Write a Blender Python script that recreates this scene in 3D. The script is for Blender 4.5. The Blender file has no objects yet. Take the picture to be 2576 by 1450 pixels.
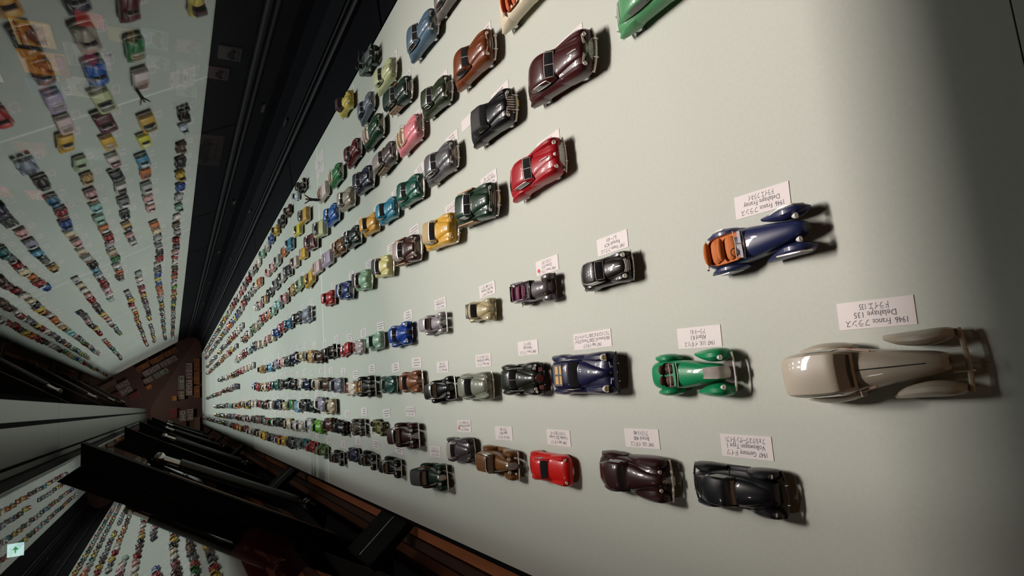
import bpy, math, random
from mathutils import Matrix, Vector
random.seed(7)
U = 0.45                      # one scene unit of the layout tables = the lens height above the table, in metres
scn = bpy.context.scene
col = scn.collection

# ---------------------------------------------------------------- camera, world, lamps, exposure
AX = ((-0.08300944400024463, -0.9852000580107154, 0.14996758950670958),      # world X, Y, Z in lens axes (right, down, forward)
      (-0.4785713447261911, 0.17140817894827715, 0.8611554471735057),
      (-0.8741160679301894, -0.00028615610791669216, -0.48571701421810054))
cam_d = bpy.data.cameras.new('camera'); cam = bpy.data.objects.new('camera', cam_d); col.objects.link(cam)
cam_d.sensor_width = 36.0; cam_d.lens = 36.0*1547.36/2576; cam_d.clip_start = .01; cam_d.clip_end = 60
cam.matrix_world = Matrix(((AX[0][0], -AX[0][1], -AX[0][2], 0), (AX[1][0], -AX[1][1], -AX[1][2], 0), (AX[2][0], -AX[2][1], -AX[2][2], U), (0, 0, 0, 1)))
scn.camera = cam
wld = bpy.data.worlds.new('room_air'); scn.world = wld; wld.use_nodes = True
bg = wld.node_tree.nodes['Background']; bg.inputs[0].default_value = (1.0, .58, .34, 1); bg.inputs[1].default_value = .24
scn.view_settings.view_transform = 'Standard'; scn.view_settings.look = 'None'; scn.view_settings.gamma = 1; scn.view_settings.use_curve_mapping = False
scn.view_settings.exposure = 0.3
scn.cycles.use_denoising = True
scn.cycles.max_bounces = 8; scn.cycles.transparent_max_bounces = 12; scn.cycles.caustics_reflective = False; scn.cycles.caustics_refractive = False

def lamp(name, x, y, z, power, rgb, sx=.4, sy=.4, aim=None, spread=120):
    d = bpy.data.lights.new(name, 'AREA'); d.shape = 'RECTANGLE'; d.size = sx*U; d.size_y = sy*U; d.energy = power; d.color = rgb; d.spread = math.radians(spread)
    o = bpy.data.objects.new(name, d); col.objects.link(o); o.location = (x*U, y*U, z*U)
    t = Vector(aim or (x, y, 0))*U-o.location
    o.rotation_euler = t.to_track_quat('-Z', 'Y').to_euler()
    return o
WARM = (1.0, .865, .82); COOL = (.95, 1.0, .97)
for xx in (.45, .85, 1.25, 1.65, 2.05):
    for yy in (4.85, 5.1):
        lamp('ceiling_spot', xx, yy, 5.6, .78, WARM, .6, .2, (.85, .4, 0), 46)
for xx, yy, pw in ((2.6, 4.7, .95), (3.1, 4.9, .95), (1.3, 4.0, .5)):
    lamp('ceiling_spot', xx, yy, 5.6, pw, WARM, .16, .3, (.8, 1.5, 0), 74)
for xx in (1.0, 1.7):
    lamp('ceiling_spot', xx, 5.7, 5.6, 1.0, COOL, .2, .3, (.4, 3.4, 0), 56)
for i, yy in enumerate((7.2, 9.4, 11.6, 13.8, 16.2, 18.6, 21.0, 23.4)):
    for xx in (1.0, 1.7):
        lamp('ceiling_spot', xx, yy, 5.6, 2.5, COOL, .2, .3, (.6, yy-2.0, 0), 80)
for yy in (8.0, 11.0, 15.0, 19.0):
    lamp('wall_fill', 3.6, yy, 6.0, 4.5, WARM, .4, .4, (5.0, yy+1.0, 2.0), 100)  # added lamps that brighten the posters on the side wall
lamp('aisle_fill', -2.9, 10.5, 6.2, 1.6, WARM, .4, .4, (-3.6, 13.0, -1.5), 50)  # added lamp, brightens the red car behind the back glass
lamp('wall_fill', .8, 23.6, 5.8, 3, WARM, .4, .4, (.5, 26.1, .2), 60)  # added lamp that lifts the dark plate wall at the far end
for yy in (3.2, 5.6, 8.0):
    lamp('aisle_fill', -3.0, yy, 6.2, .8, WARM, .4, .4, (-1.6, yy-.6, -1), 50)  # added fill lamps for the wooden ledge and the table's back edge
# ---------------------------------------------------------------- model car geometry (plain lists, length 1, front at -Y)
def cr(ctrl, n):
    m = len(ctrl); out = []
    for i in range(n):
        t = i/(n-1)*(m-1); k = min(int(t), m-2); u = t-k
        p0 = ctrl[max(k-1, 0)]; p1 = ctrl[k]; p2 = ctrl[k+1]; p3 = ctrl[min(k+2, m-1)]
        out.append(tuple(.5*((2*b)+(-a+c)*u+(2*a-5*b+4*c-d)*u*u+(-a+3*b-3*c+d)*u**3) for a, b, c, d in zip(p0, p1, p2, p3)))
    return out

def spow(v, e):
    return math.copysign(abs(v)**e, v)

def ring(y, hw, zb, zt, e=2.6, n=20, xc=0.0):
    zc = zb+(zt-zb)*.42; pts = []
    for i in range(n):
        a = 2*math.pi*(i+.5)/n
        c, s = math.cos(a), math.sin(a)
        ee = e if s > 0 else 5.0
        pts.append((xc+hw*spow(c, 2/ee), y, zc+((zt-zc) if s > 0 else (zc-zb))*spow(s, 2/ee)))
    return pts

def loft(rings, cap=True):
    n = len(rings[0]); v = [p for r in rings for p in r]; f = []
    for i in range(len(rings)-1):
        for j in range(n):
            a = i*n+j; b = i*n+(j+1) % n
            f.append((a, b, b+n, a+n))
    if cap:
        f.append(tuple(range(n-1, -1, -1))); k = (len(rings)-1)*n
        f.append(tuple(range(k, k+n)))
    return v, f

def join(*ms):
    v = []; f = []
    for m in ms:
        k = len(v); v += m[0]; f += [tuple(i+k for i in q) for q in m[1]]
    return v, f

def tube(pts, r, n=6, closed=False):
    rings = []; m = len(pts)
    for i, p in enumerate(pts):
        a = pts[(i-1) % m] if closed or i > 0 else p; b = pts[(i+1) % m] if closed or i < m-1 else p
        d = [b[k]-a[k] for k in range(3)]; L = math.sqrt(sum(x*x for x in d)) or 1; d = [x/L for x in d]
        u = (0, 0, 1) if abs(d[2]) < .9 else (1, 0, 0)
        s = (d[1]*u[2]-d[2]*u[1], d[2]*u[0]-d[0]*u[2], d[0]*u[1]-d[1]*u[0]); L = math.sqrt(sum(x*x for x in s)); s = [x/L for x in s]
        w = (s[1]*d[2]-s[2]*d[1], s[2]*d[0]-s[0]*d[2], s[0]*d[1]-s[1]*d[0])
        rr = r[i] if isinstance(r, (list, tuple)) else r
        rings.append([tuple(p[k]+rr*(math.cos(2*math.pi*j/n)*s[k]+math.sin(2*math.pi*j/n)*w[k]) for k in range(3)) for j in range(n)])
    if closed:
        v, f = loft(rings, False); q = (m-1)*n
        f += [(q+j, q+(j+1) % n, (j+1) % n, j) for j in range(n)]
        return v, f
    return loft(rings)

def box(c, s, t=1.0):
    x, y, z = c; a, b, h = s[0]/2, s[1]/2, s[2]/2
    v = [(x-a, y-b, z-h), (x+a, y-b, z-h), (x+a, y+b, z-h), (x-a, y+b, z-h), (x-a*t, y-b*t, z+h), (x+a*t, y-b*t, z+h), (x+a*t, y+b*t, z+h), (x-a*t, y+b*t, z+h)]
    return v, [(3, 2, 1, 0), (4, 5, 6, 7), (0, 1, 5, 4), (1, 2, 6, 5), (2, 3, 7, 6), (3, 0, 4, 7)]

def ball(c, r, nu=10, nv=6):
    v = []; f = []
    for i in range(nv+1):
        a = -math.pi/2+math.pi*i/nv
        for j in range(nu):
            b = 2*math.pi*j/nu
            v.append((c[0]+r[0]*math.cos(a)*math.cos(b), c[1]+r[1]*math.cos(a)*math.sin(b), c[2]+r[2]*math.sin(a)))
    for i in range(nv):
        for j in range(nu):
            f.append((i*nu+j, i*nu+(j+1) % nu, (i+1)*nu+(j+1) % nu, (i+1)*nu+j))
    return v, f

def lathe_x(c, prof, n=14, sgn=1):
    rings = [[(c[0]+sgn*px, c[1]+pr*math.cos(2*math.pi*j/n), c[2]+pr*math.sin(2*math.pi*j/n)) for j in range(n)] for px, pr in prof]
    v, f = loft(rings)
    return v, (f if sgn > 0 else [q[::-1] for q in f])

def lathe_y(c, prof, n=12):
    return loft([[(c[0]+pr*math.cos(2*math.pi*j/n), c[1]+py, c[2]+pr*math.sin(2*math.pi*j/n)) for j in range(n)] for py, pr in prof])

ARCH = [(1, 0), (.985, .13), (.955, .42), (.90, .74), (.80, .90), (.45, .985), (0, 1), (-.45, .985), (-.80, .90), (-.90, .74), (-.955, .42), (-.985, .13), (-1, 0)]

def cabin(st):
    """st: stations (y, half width, base z, top z, half width at base scale)"""
    v = []; f = []; n = len(ARCH)
    for (y, hw, zb, zt) in st:
        for ax, az in ARCH:
            v.append((hw*ax, y, zb+(zt-zb)*az))
    for i in range(len(st)-1):
        for j in range(n-1):
            a = i*n+j
            f.append((a, a+n, a+n+1, a+1))
    return v, f, n

def subset(v, f, keep, off):
    acc = {}
    for q in keep:
        a, b, c = (v[q[0]], v[q[1]], v[q[2]])
        u = [b[k]-a[k] for k in range(3)]; w = [c[k]-a[k] for k in range(3)]
        nx = (u[1]*w[2]-u[2]*w[1], u[2]*w[0]-u[0]*w[2], u[0]*w[1]-u[1]*w[0]); L = math.sqrt(sum(x*x for x in nx)) or 1
        for i in q:
            s = acc.setdefault(i, [0, 0, 0])
            for k in range(3): s[k] += nx[k]/L
    idx = {}; vv = []
    for i, s in acc.items():
        L = math.sqrt(sum(x*x for x in s)) or 1
        idx[i] = len(vv); vv.append(tuple(v[i][k]+off*s[k]/L for k in range(3)))
    return vv, [tuple(idx[i] for i in q) for q in keep]

def border(vv, ff):
    cnt = {}
    for q in ff:
        for a, b in zip(q, q[1:]+q[:1]):
            cnt[(a, b)] = 1
    nxt = {a: b for a, b in cnt if (b, a) not in cnt}
    if not nxt: return []
    s = next(iter(nxt)); loop = [s]; k = nxt[s]
    while k != s and k in nxt and len(loop) < 200:
        loop.append(k); k = nxt[k]
    return [vv[i] for i in loop]

def teardrop(ctrl, x, e=2.2, n=12, ns=10):
    """ctrl: (y, half width, zb, zt, dx)"""
    return loft([ring(y, max(hw, .002), zb, max(zt, zb+.004), e, n, x+math.copysign(dx, x)) for y, hw, zb, zt, dx in cr(ctrl, ns)])

D = dict(W=.37, body=None, hood=None, cab=None, wy=(-.31, .30), wr=.062, wx=.165, ww=.030, fend=None, rfend=None, hl=(.125, -.475, .165, .021), bump=(.188, -.524, .088, .014, .05),
         rbump=None, grille=None, glassf=True, div=False, trim=False, open_=None, divider=False, sidewin=None, whub='chrome', orn=None, plate=None, be=2.7, he=2.4, rboard=False, extra=None)

def make_car(**kw):
    p = dict(D); p.update(kw); P = []
    def add(name, mesh, mat, col=None, parent=None, smooth=True):
        P.append(dict(name=name, v=mesh[0], f=mesh[1], mat=mat, col=col, parent=parent, smooth=smooth)); return len(P)-1
    add('body', loft([ring(y, hw, zb, zt, p['be'], 22) for y, hw, zb, zt in cr(p['body'], 22)]), 'paint', 'paint')
    if p['hood']:
        add('hood', loft([ring(y, hw, zb, zt, p['he'], 18) for y, hw, zb, zt in cr(p['hood'], 13)]), 'paint', p.get('hoodcol', 'paint'))
    if p['cab']:
        st = cr(p['cab'], 4*(len(p['cab'])-1)+1) if p.get('cabs', True) else p['cab']
        k = 4 if p.get('cabs', True) else 1
        v, f, n = cabin(st); m = len(st)-1; nc = n-1
        fr = [i for i in range(k)]; rr = [i for i in range(m-k, m)]; sw = p['sidewin'] or [(k, m-2*k)]
        face = lambda i, j: f[i*nc+j]
        a0 = 1 if k > 1 else 0
        wj = p.get('wsj', 4)
        ws = [face(i, j) for i in range(a0, k) for j in range(wj, nc-wj)]
        rw = [face(i, j) for i in range(m-k+a0, m-a0) for j in range(p.get('rwj', 4), nc-p.get('rwj', 4))]
        wins = [('windshield', ws), ('rear_window', rw)] if p.get('rw', True) else [('windshield', ws)]
        for a, b in sw:
            for jj in ((1, 3), (nc-3, nc-1)):
                wins.append(('side_window', [face(i, j) for i in range(a, b) for j in range(jj[0], jj[1])]))
        ri = add('roof', (v, f), p.get('roofmat', 'paint'), p.get('roofcol', 'roof'))
        for nm, keep in wins:
            if keep:
                m2 = subset(v, f, keep, .003); wi = add(nm, m2, 'glass')
                if p['trim'] and (nm != 'rear_window'):
                    lp = border(*m2)
                    if lp: add('window_trim', tube(lp, .0035 if p['trim'] is True else p['trim'], 5, True), 'chrome', None, wi)
        if p['div']:
            i0 = st[a0]; ctr = n//2
            add('windshield_bar', tube([v[i*n+ctr] for i in range(a0, k+1)], .005, 5), 'chrome')
    # wheels
    wy = p['wy']; wr = p['wr']; ww = p['ww']
    for s in (-1, 1):
        for q, y in enumerate(wy):
            c = (s*p['wx'], y, wr)
            wi = add('wheel', lathe_x(c, [(-ww/2, wr*.6), (-ww/2, wr*.9), (-ww*.3, wr), (ww*.3, wr), (ww/2, wr*.9), (ww/2, wr*.62), (ww*.4, wr*.58)], 16, s), 'tyre')
            add('hubcap', lathe_x(c, [(ww*.38, wr*.6), (ww*.5, wr*.56), (ww*.48, wr*.34), (ww*.62, wr*.2), (ww*.64, wr*.02)], 12, s), p['whub'], 'paint', wi)
    if p['fend']:
        for s in (-1, 1):
            add('front_fender', teardrop(p['fend'][1], s*p['fend'][0]), 'paint', p.get('fendcol', 'paint'))
    if p['rfend']:
        for s in (-1, 1):
            add('rear_fender', teardrop(p['rfend'][1], s*p['rfend'][0]), 'paint', p.get('fendcol', 'paint'))
    if p['rboard']:
        for s in (-1, 1):
            add('running_board', box((s*p['rboard'][0], p['rboard'][1], p['rboard'][2]), (p['rboard'][3], p['rboard'][4], .012)), 'paint', p.get('fendcol', 'paint'), None, False)
    if p['hl']:
        hx, hy, hz, hr = p['hl'][:4]
        for s in (-1, 1):
            hi = add('headlight', lathe_y((s*hx, hy, hz), [(hr*1.7, hr*.15), (hr*1.3, hr*.6), (hr*.6, hr*.95), (-hr*.2, hr*1.08), (-hr*.35, hr*.95)], 14), p.get('hlmat', 'chrome'), 'paint')
            add('lens', ball((s*hx, hy-hr*.25, hz), (hr*.86, hr*.35, hr*.86), 10, 6), p.get('lensmat', 'lens'), None, hi)
    def bumper(nm, hw, y, z, r, bow, sg):
        if not r: return
        pts = [(hw*t, y+sg*(-bow)*(abs(t)**2.4), z) for t in (-1, -.85, -.6, -.3, 0, .3, .6, .85, 1)]
        bi = add(nm, tube(pts, r, 8), p.get('bumpmat', 'chrome'))
        if p.get('guards', True):
            for s in (-1, 1):
                add('overrider', ball((s*hw*.42, y+sg*r*.5, z+.004), (r*.55, r*.9, r*1.9), 8, 6), 'chrome', None, bi)
        return bi
    if p['bump']:
        b = p['bump']; fb = bumper('front_bumper', b[0], b[1], b[2], b[3], b[4], -1)
        rb = p['rbump'] or (b[0]*.97, -b[1], b[2], b[3], b[4])
        bumper('rear_bumper', rb[0], rb[1], rb[2], rb[3], rb[4]*-1*-1, 1)
    g = p['grille']
    if g:
        kind, hw, y, z0, z1, nb, lean = g[:7]
        ms = []
        if kind == 'h':
            for i in range(nb):
                t = i/max(nb-1, 1); z = z0+(z1-z0)*t; w = hw*(1-.12*abs(t-.5))
                ms.append(tube([(w*q, y+lean*t+.025*q*q, z) for q in (-1, -.5, 0, .5, 1)], (z1-z0)/nb*.38, 5))
        elif kind == 'v':
            for i in range(nb):
                q = -1+2*i/(nb-1)
                ms.append(tube([(hw*q, y+.02*q*q, z0), (hw*q, y+.02*q*q+lean*.5, (z0+z1)/2), (hw*q*.92, y+.02*q*q+lean, z1)], hw/nb*.72, 5))
            ms.append(tube([(hw*q, y+.02*q*q+lean, z1) for q in (-1, -.5, 0, .5, 1)], .006, 5))
            ms.append(tube([(hw*q, y+.02*q*q, z0) for q in (-1, -.5, 0, .5, 1)], .006, 5))
        elif kind == 's':      # shield shell
            ms.append(loft([[(hw*w*math.cos(a), y+dy+lean*(.5+.5*math.sin(a)), (z0+z1)/2+(z1-z0)/2*w*spow(math.sin(a), .7)) for a in [2*math.pi*(j+.5)/14 for j in range(14)]] for dy, w in ((.05, .95), (0, 1), (-.008, .93), (-.004, .8))]))
        if len(g) > 7 and g[7]:
            add('grille_opening', box((0, y+.014+lean*.5, (z0+z1)/2-.006), (hw*1.85, .014, (z1-z0)*.72)), 'dark', None, None, False)
        add('grille', join(*ms), p.get('grillemat', 'chrome'))
    if p['orn']:
        oy, oz, ol = p['orn']
        add('hood_ornament', tube([(0, oy, oz), (0, oy+ol*.3, oz+.008), (0, oy+ol, oz+.012)], [.0035, .006, .002], 6), 'chrome')
    if p['plate']:
        px, py, pz = p['plate'][:3]
        add('licence_plate', box((px, py, pz), (.075, .004, .034)), 'flat', 'plate', None, False)
    o = p['open_']
    if o:
        # cockpit: y0 (cowl) y1 (rear), half width, z rim
        y0, y1, hw, zr, nrow = o[:5]
        ry = [y0+.0, y0+.02, (y0+y1)/2, y1-.02, y1]
        rim = []
        for i in range(20):
            a = 2*math.pi*i/20
            rim.append((hw*spow(math.cos(a), .45), (y0+y1)/2+(y1-y0)/2*spow(math.sin(a), .45), zr))
        inner = [(x*.93, (y0+y1)/2+(y-(y0+y1)/2)*.93, zr-.012) for x, y, z in rim]
        ti = add('cockpit_tub', loft([rim, [(x*.97, (y0+y1)/2+(y-(y0+y1)/2)*.97, zr+.006) for x, y, z in rim], inner], False), 'fabric', 'seat')
        add('cockpit_floor', ([(x, y, z) for x, y, z in inner], [tuple(range(20))]), 'fabric', p.get('floorcol', 'seat'), ti)
        L = (y1-y0)
        for r in range(nrow):
            yc = y0+L*(.52 if nrow == 1 else (.36 + .42*r)); d = min(.085, L/nrow*.5)
            sw = hw*(.84)
            sm = [ball((0, yc, zr-.002), (sw, d*.75, .022), 14, 6), ball((0, yc+d*.85, zr+.022), (sw, d*.34, .036), 14, 6)]
            if not p.get('bench', False):
                sm = [ball((s*sw*.52, yc, zr-.002), (sw*.47, d*.75, .022), 12, 6) for s in (-1, 1)]+[ball((s*sw*.52, yc+d*.85, zr+.022), (sw*.47, d*.34, .034), 12, 6) for s in (-1, 1)]
            add('seat', join(*sm), 'fabric', 'seat')
        add('dashboard', box((0, y0+.018, zr+.002), (hw*1.8, .03, .014)), 'paint', 'paint', None, False)
        sx = hw*.48; ss = p.get('steer', 1)
        add('steering_wheel', tube([(ss*sx+.034*math.cos(a), y0+.06+.012*math.sin(a), zr+.03+.032*math.sin(a)) for a in [2*math.pi*j/12 for j in range(12)]], .004, 5, True), 'tyre')
        wh = p.get('wsh', .07); wl = p.get('wsl', .045)
        fr = [(-hw*.98, y0-.004, zr), (-hw*.9, y0+wl, zr+wh), (0, y0+wl-.012, zr+wh+.003), (hw*.9, y0+wl, zr+wh), (hw*.98, y0-.004, zr), (0, y0-.02, zr+.002)]
        wi = add('windshield', (fr, [(0, 5, 2, 1), (5, 4, 3, 2)]), 'clear')
        add('windshield_frame', join(tube(fr, .0045, 5, True), tube([fr[5], fr[2]], .004, 5)) if p.get('wsdiv', True) else tube(fr, .0045, 5, True), p.get('wsmat', 'chrome'), 'paint', wi)
        if p.get('boot'):
            bt = p['boot']
            add('folded_top', ball((0, bt[0], bt[1]), (hw*1.02, bt[2], bt[3]), 16, 6), 'fabric', 'top')
    if p['extra']:
        for e in p['extra']:
            add(*e)
    return P

def style_library():
    S = {}
    PB = [(-.495, .13, .09, .15), (-.47, .172, .065, .185), (-.40, .186, .055, .212), (-.2, .19, .05, .225), (.05, .19, .05, .228), (.28, .186, .05, .215), (.42, .165, .06, .185), (.485, .125, .09, .14)]
    FAST = [(-.13, .140, .225, .232), (-.045, .145, .225, .300), (.06, .15, .225, .318), (.18, .145, .222, .300), (.30, .125, .21, .255), (.43, .085, .17, .18)]
    NOTCH = [(-.13, .142, .225, .232), (-.055, .146, .225, .302), (.06, .15, .225, .318), (.16, .148, .222, .312), (.235, .13, .22, .228)]
    HOOD = [(-.49, .045, .13, .185), (-.45, .075, .14, .222), (-.3, .098, .15, .246), (-.12, .125, .16, .25), (-.05, .13, .16, .24)]
    FND = (.145, [(-.488, .012, .10, .15, 0), (-.46, .040, .075, .2, 0), (-.36, .050, .06, .222, .002), (-.2, .044, .06, .212, .004), (.0, .02, .08, .19, .01)])
    RFN = (.150, [(.10, .010, .08, .16, 0), (.2, .036, .06, .192, .004), (.32, .042, .06, .185, .004), (.44, .03, .08, .15, -.012), (.485, .008, .10, .125, -.02)])
    am = dict(body=PB, hood=HOOD, fend=FND, rfend=RFN)
    S['american_fastback'] = make_car(cab=FAST, div=True, trim=True, grille=('v', .125, -.512, .08, .185, 22, .03, True), orn=(-.44, .232, .12), wr=.058, **am)
    S['american_fastback_plain'] = make_car(cab=FAST, div=True, grille=('h', .12, -.510, .085, .175, 4, .025, True), orn=(-.44, .232, .1), wr=.058, **am)
    S['american_sedan'] = make_car(cab=NOTCH, div=True, trim=True, grille=('h', .135, -.510, .085, .17, 5, .02, True), orn=(-.44, .232, .1), plate=(0, -.525, .085), wr=.058, **am)
    S['american_grid_sedan'] = make_car(cab=NOTCH, div=False, grille=('v', .125, -.512, .08, .185, 10, .03, True), orn=(-.44, .232, .1), plate=(0, -.527, .08), roofmat='fabric', wr=.058, **am)
    S['american_convertible'] = make_car(cab=None, open_=(-.10, .20, .145, .228, 2), bench=True, boot=(.235, .235, .045, .028), grille=('v', .12, -.510, .08, .18, 18, .025, True), orn=(-.44, .232, .1), wr=.058, **am)
    WOOD = []
    for s in (-1, 1):
        WOOD.append(('wood_panel', box((s*.186, .10, .155), (.012, .40, .105)), 'wood', None, None, False))
        WOOD.append(('wood_frame', join(*[box((s*.193, .10, z), (.008, .42, .012)) for z in (.105, .155, .205)], *[box((s*.193, y, .155), (.008, .012, .11)) for y in (-.105, .03, .165, .30)]), 'woodlight', None, None, False))
    WAGN = [(-.13, .142, .225, .232), (-.055, .146, .225, .305), (.1, .15, .225, .318), (.33, .146, .222, .31), (.42, .135, .21, .22)]
    S['woody_wagon'] = make_car(cab=WAGN, div=True, trim=True, grille=('h', .13, -.510, .085, .17, 4, .02, True), plate=(0, -.525, .085), extra=WOOD, wr=.058, **{**am, 'rfend': None})
    S['woody_coupe'] = make_car(cab=NOTCH, div=True, trim=True, grille=('h', .14, -.512, .08, .18, 6, .025, True), orn=(-.44, .232, .1), plate=(0, -.525, .085), extra=WOOD, wr=.058, **am)
    S['soft_top_coupe'] = make_car(cab=NOTCH, trim=True, roofmat='fabric', grille=('v', .05, -.506, .085, .2, 7, .03, True), orn=(-.44, .232, .1), plate=(0, -.527, .085), wr=.058, **am)
    # rear-engined torpedo saloon with a third headlight
    TB = [(-.495, .14, .09, .14), (-.465, .172, .06, .175), (-.38, .182, .05, .20), (-.15, .186, .05, .212), (.1, .186, .05, .215), (.3, .18, .05, .205), (.42, .16, .06, .18), (.49, .12, .09, .13)]
    S['torpedo_saloon'] = make_car(body=TB, hood=[(-.49, .03, .1, .16), (-.44, .06, .12, .2), (-.3, .085, .12, .215), (-.12, .12, .13, .225), (-.04, .12, .13, .22)], cab=[(-.12, .138, .205, .212), (-.03, .14, .205, .272), (.06, .143, .205, .286), (.18, .138, .2, .275), (.30, .118, .19, .235), (.45, .08, .15, .165)],
        div=True, trim=True, fend=FND, rfend=RFN, grille=('v', .16, -.508, .065, .13, 30, .012, True), wr=.058, bump=(.18, -.512, .068, .010, .03),
        extra=[('headlight', lathe_y((0, -.478, .168), [(.03, .004), (.02, .014), (0, .02), (-.006, .018)], 12), 'chrome', None, None, True), ('hood_ornament', tube([(0, -.4, .215), (0, -.28, .224)], .005, 6), 'chrome', None, None, True)])
    # smooth berlinetta, 1940s
    CB = [(-.495, .10, .08, .12), (-.47, .15, .055, .155), (-.40, .178, .045, .185), (-.2, .188, .04, .2), (.05, .185, .04, .205), (.28, .185, .045, .2), (.42, .155, .06, .16), (.49, .10, .08, .11)]
    S['berlinetta'] = make_car(body=CB, be=2.4, hood=None, cab=[(-.13, .135, .19, .197), (-.03, .138, .19, .268), (.06, .138, .19, .283), (.17, .128, .185, .268), (.28, .10, .17, .225), (.42, .06, .14, .15)],
        fend=(.15, [(-.47, .012, .08, .12, 0), (-.42, .036, .06, .185, 0), (-.32, .042, .05, .2, 0), (-.15, .03, .06, .19, .004)]), rfend=(.152, [(.12, .01, .08, .15, 0), (.24, .036, .05, .2, 0), (.34, .036, .06, .185, 0), (.45, .01, .08, .12, -.01)]),
        hl=(.135, -.45, .15, .02), bump=None, grille=('v', .06, -.497, .065, .125, 9, .02, True), wr=.065, wx=.168, rwj=5)
    # coupe with bulging wings and shield grille
    AB = [(-.495, .15, .08, .13), (-.46, .168, .06, .165), (-.38, .178, .05, .19), (-.15, .182, .05, .2), (.1, .182, .05, .205), (.3, .175, .05, .2), (.42, .15, .06, .17), (.49, .10, .09, .12)]
    S['shield_coupe'] = make_car(body=AB, hood=[(-.485, .012, .1, .165), (-.43, .04, .12, .205), (-.3, .075, .13, .228), (-.12, .12, .14, .232), (-.05, .12, .14, .225)], cab=[(-.11, .135, .2, .207), (-.02, .14, .2, .282), (.08, .145, .2, .295), (.22, .14, .198, .288), (.36, .105, .185, .215), (.45, .07, .16, .165)],
        fend=(.14, [(-.49, .018, .08, .14, 0), (-.45, .044, .06, .188, 0), (-.34, .05, .05, .21, 0), (-.16, .038, .06, .195, .004)]), rfend=RFN, hl=(.135, -.45, .185, .031), lensmat='amber',
        grille=('s', .026, -.49, .08, .19, 0, .05), bump=(.18, -.50, .075, .007, .02), bumpmat='darkpaint', wr=.062, rw=True,
        extra=[('grille_bars', join(*[tube([(s*.045+s*.05*q, -.49+.012*q, .10+.018*i) for q in (0, .5, 1)], .0035, 5) for s in (-1, 1) for i in range(4)]), 'chrome', None, None, True),
               ('sunroof_opening', box((0, .135, .294), (.20, .15, .008)), 'dark', None, None, False)]+[('seat', box((s*.046, .12+dy, .2965), (.075, w, .006)), 'fabric', 'seat', None, False) for s in (-1, 1) for dy, w in ((-.035, .03), (.03, .05))])
    # fast-backed fixed-head with running wings, twin lamps
    S['winged_coupe'] = make_car(body=[(-.47, .06, .08, .16), (-.42, .10, .06, .19), (-.3, .125, .05, .205), (-.1, .145, .05, .212), (.1, .15, .05, .212), (.28, .15, .05, .205), (.42, .13, .06, .18), (.49, .08, .09, .13)],
        hood=[(-.48, .03, .09, .165), (-.43, .055, .1, .2), (-.3, .075, .12, .225), (-.12, .115, .13, .235), (-.04, .12, .13, .23)], cab=[(-.10, .13, .205, .212), (-.03, .138, .205, .285), (.06, .14, .205, .30), (.18, .132, .2, .285), (.32, .10, .19, .225), (.46, .06, .15, .16)],
        div=True, fend=(.148, [(-.49, .018, .07, .125, -.01), (-.44, .046, .06, .185, 0), (-.34, .052, .05, .205, 0), (-.18, .044, .05, .175, 0), (-.04, .03, .05, .1, 0)]), rfend=(.155, [(.08, .016, .05, .12, 0), (.2, .038, .05, .19, 0), (.33, .042, .05, .185, 0), (.46, .014, .07, .13, -.01)]),
        hl=(.12, -.462, .175, .019), bump=(.185, -.51, .075, .007, .03), bumpmat='darkpaint', wr=.064, wx=.16, rboard=(.165, .02, .055, .05, .2), grille=('s', .042, -.497, .075, .175, 0, .03), grillemat='redmesh',
        extra=[('fog_light', lathe_y((s*.155, -.468, .165), [(.03, .003), (.015, .012), (-.003, .016), (-.006, .013)], 12), 'chrome', None, None, True) for s in (-1, 1)]+[('side_grille', box((s*.105, -.497, .115), (.05, .01, .05)), 'redmesh', None, None, False) for s in (-1, 1)])
    # rounded 1940s coupe with flowing front wings, kidney grille
    S['kidney_coupe'] = make_car(body=[(-.46, .08, .08, .15), (-.40, .12, .06, .185), (-.28, .14, .05, .205), (-.08, .152, .05, .218), (.1, .162, .05, .222), (.28, .165, .05, .215), (.42, .15, .06, .185), (.49, .10, .09, .13)],
        hood=[(-.475, .035, .09, .17), (-.42, .062, .1, .205), (-.28, .085, .12, .235), (-.1, .125, .13, .248), (-.02, .13, .13, .24)], cab=[(-.08, .138, .215, .222), (-.015, .145, .215, .305), (.08, .147, .215, .318), (.18, .14, .21, .305), (.32, .11, .2, .25), (.46, .07, .16, .17)],
        fend=(.15, [(-.49, .02, .07, .14, -.01), (-.45, .048, .06, .195, 0), (-.33, .056, .05, .212, 0), (-.15, .048, .05, .19, 0), (.06, .03, .05, .11, 0)]), rfend=(.158, [(.12, .014, .05, .12, 0), (.22, .036, .05, .185, 0), (.33, .04, .05, .185, 0), (.45, .016, .07, .13, -.01)]),
        hl=(.082, -.455, .17, .016), lensmat='amber', bump=(.185, -.515, .085, .010, .02), wr=.066, wx=.165, grille=('v', .03, -.492, .08, .16, 6, .02, True), plate=(0, -.532, .09))
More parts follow.
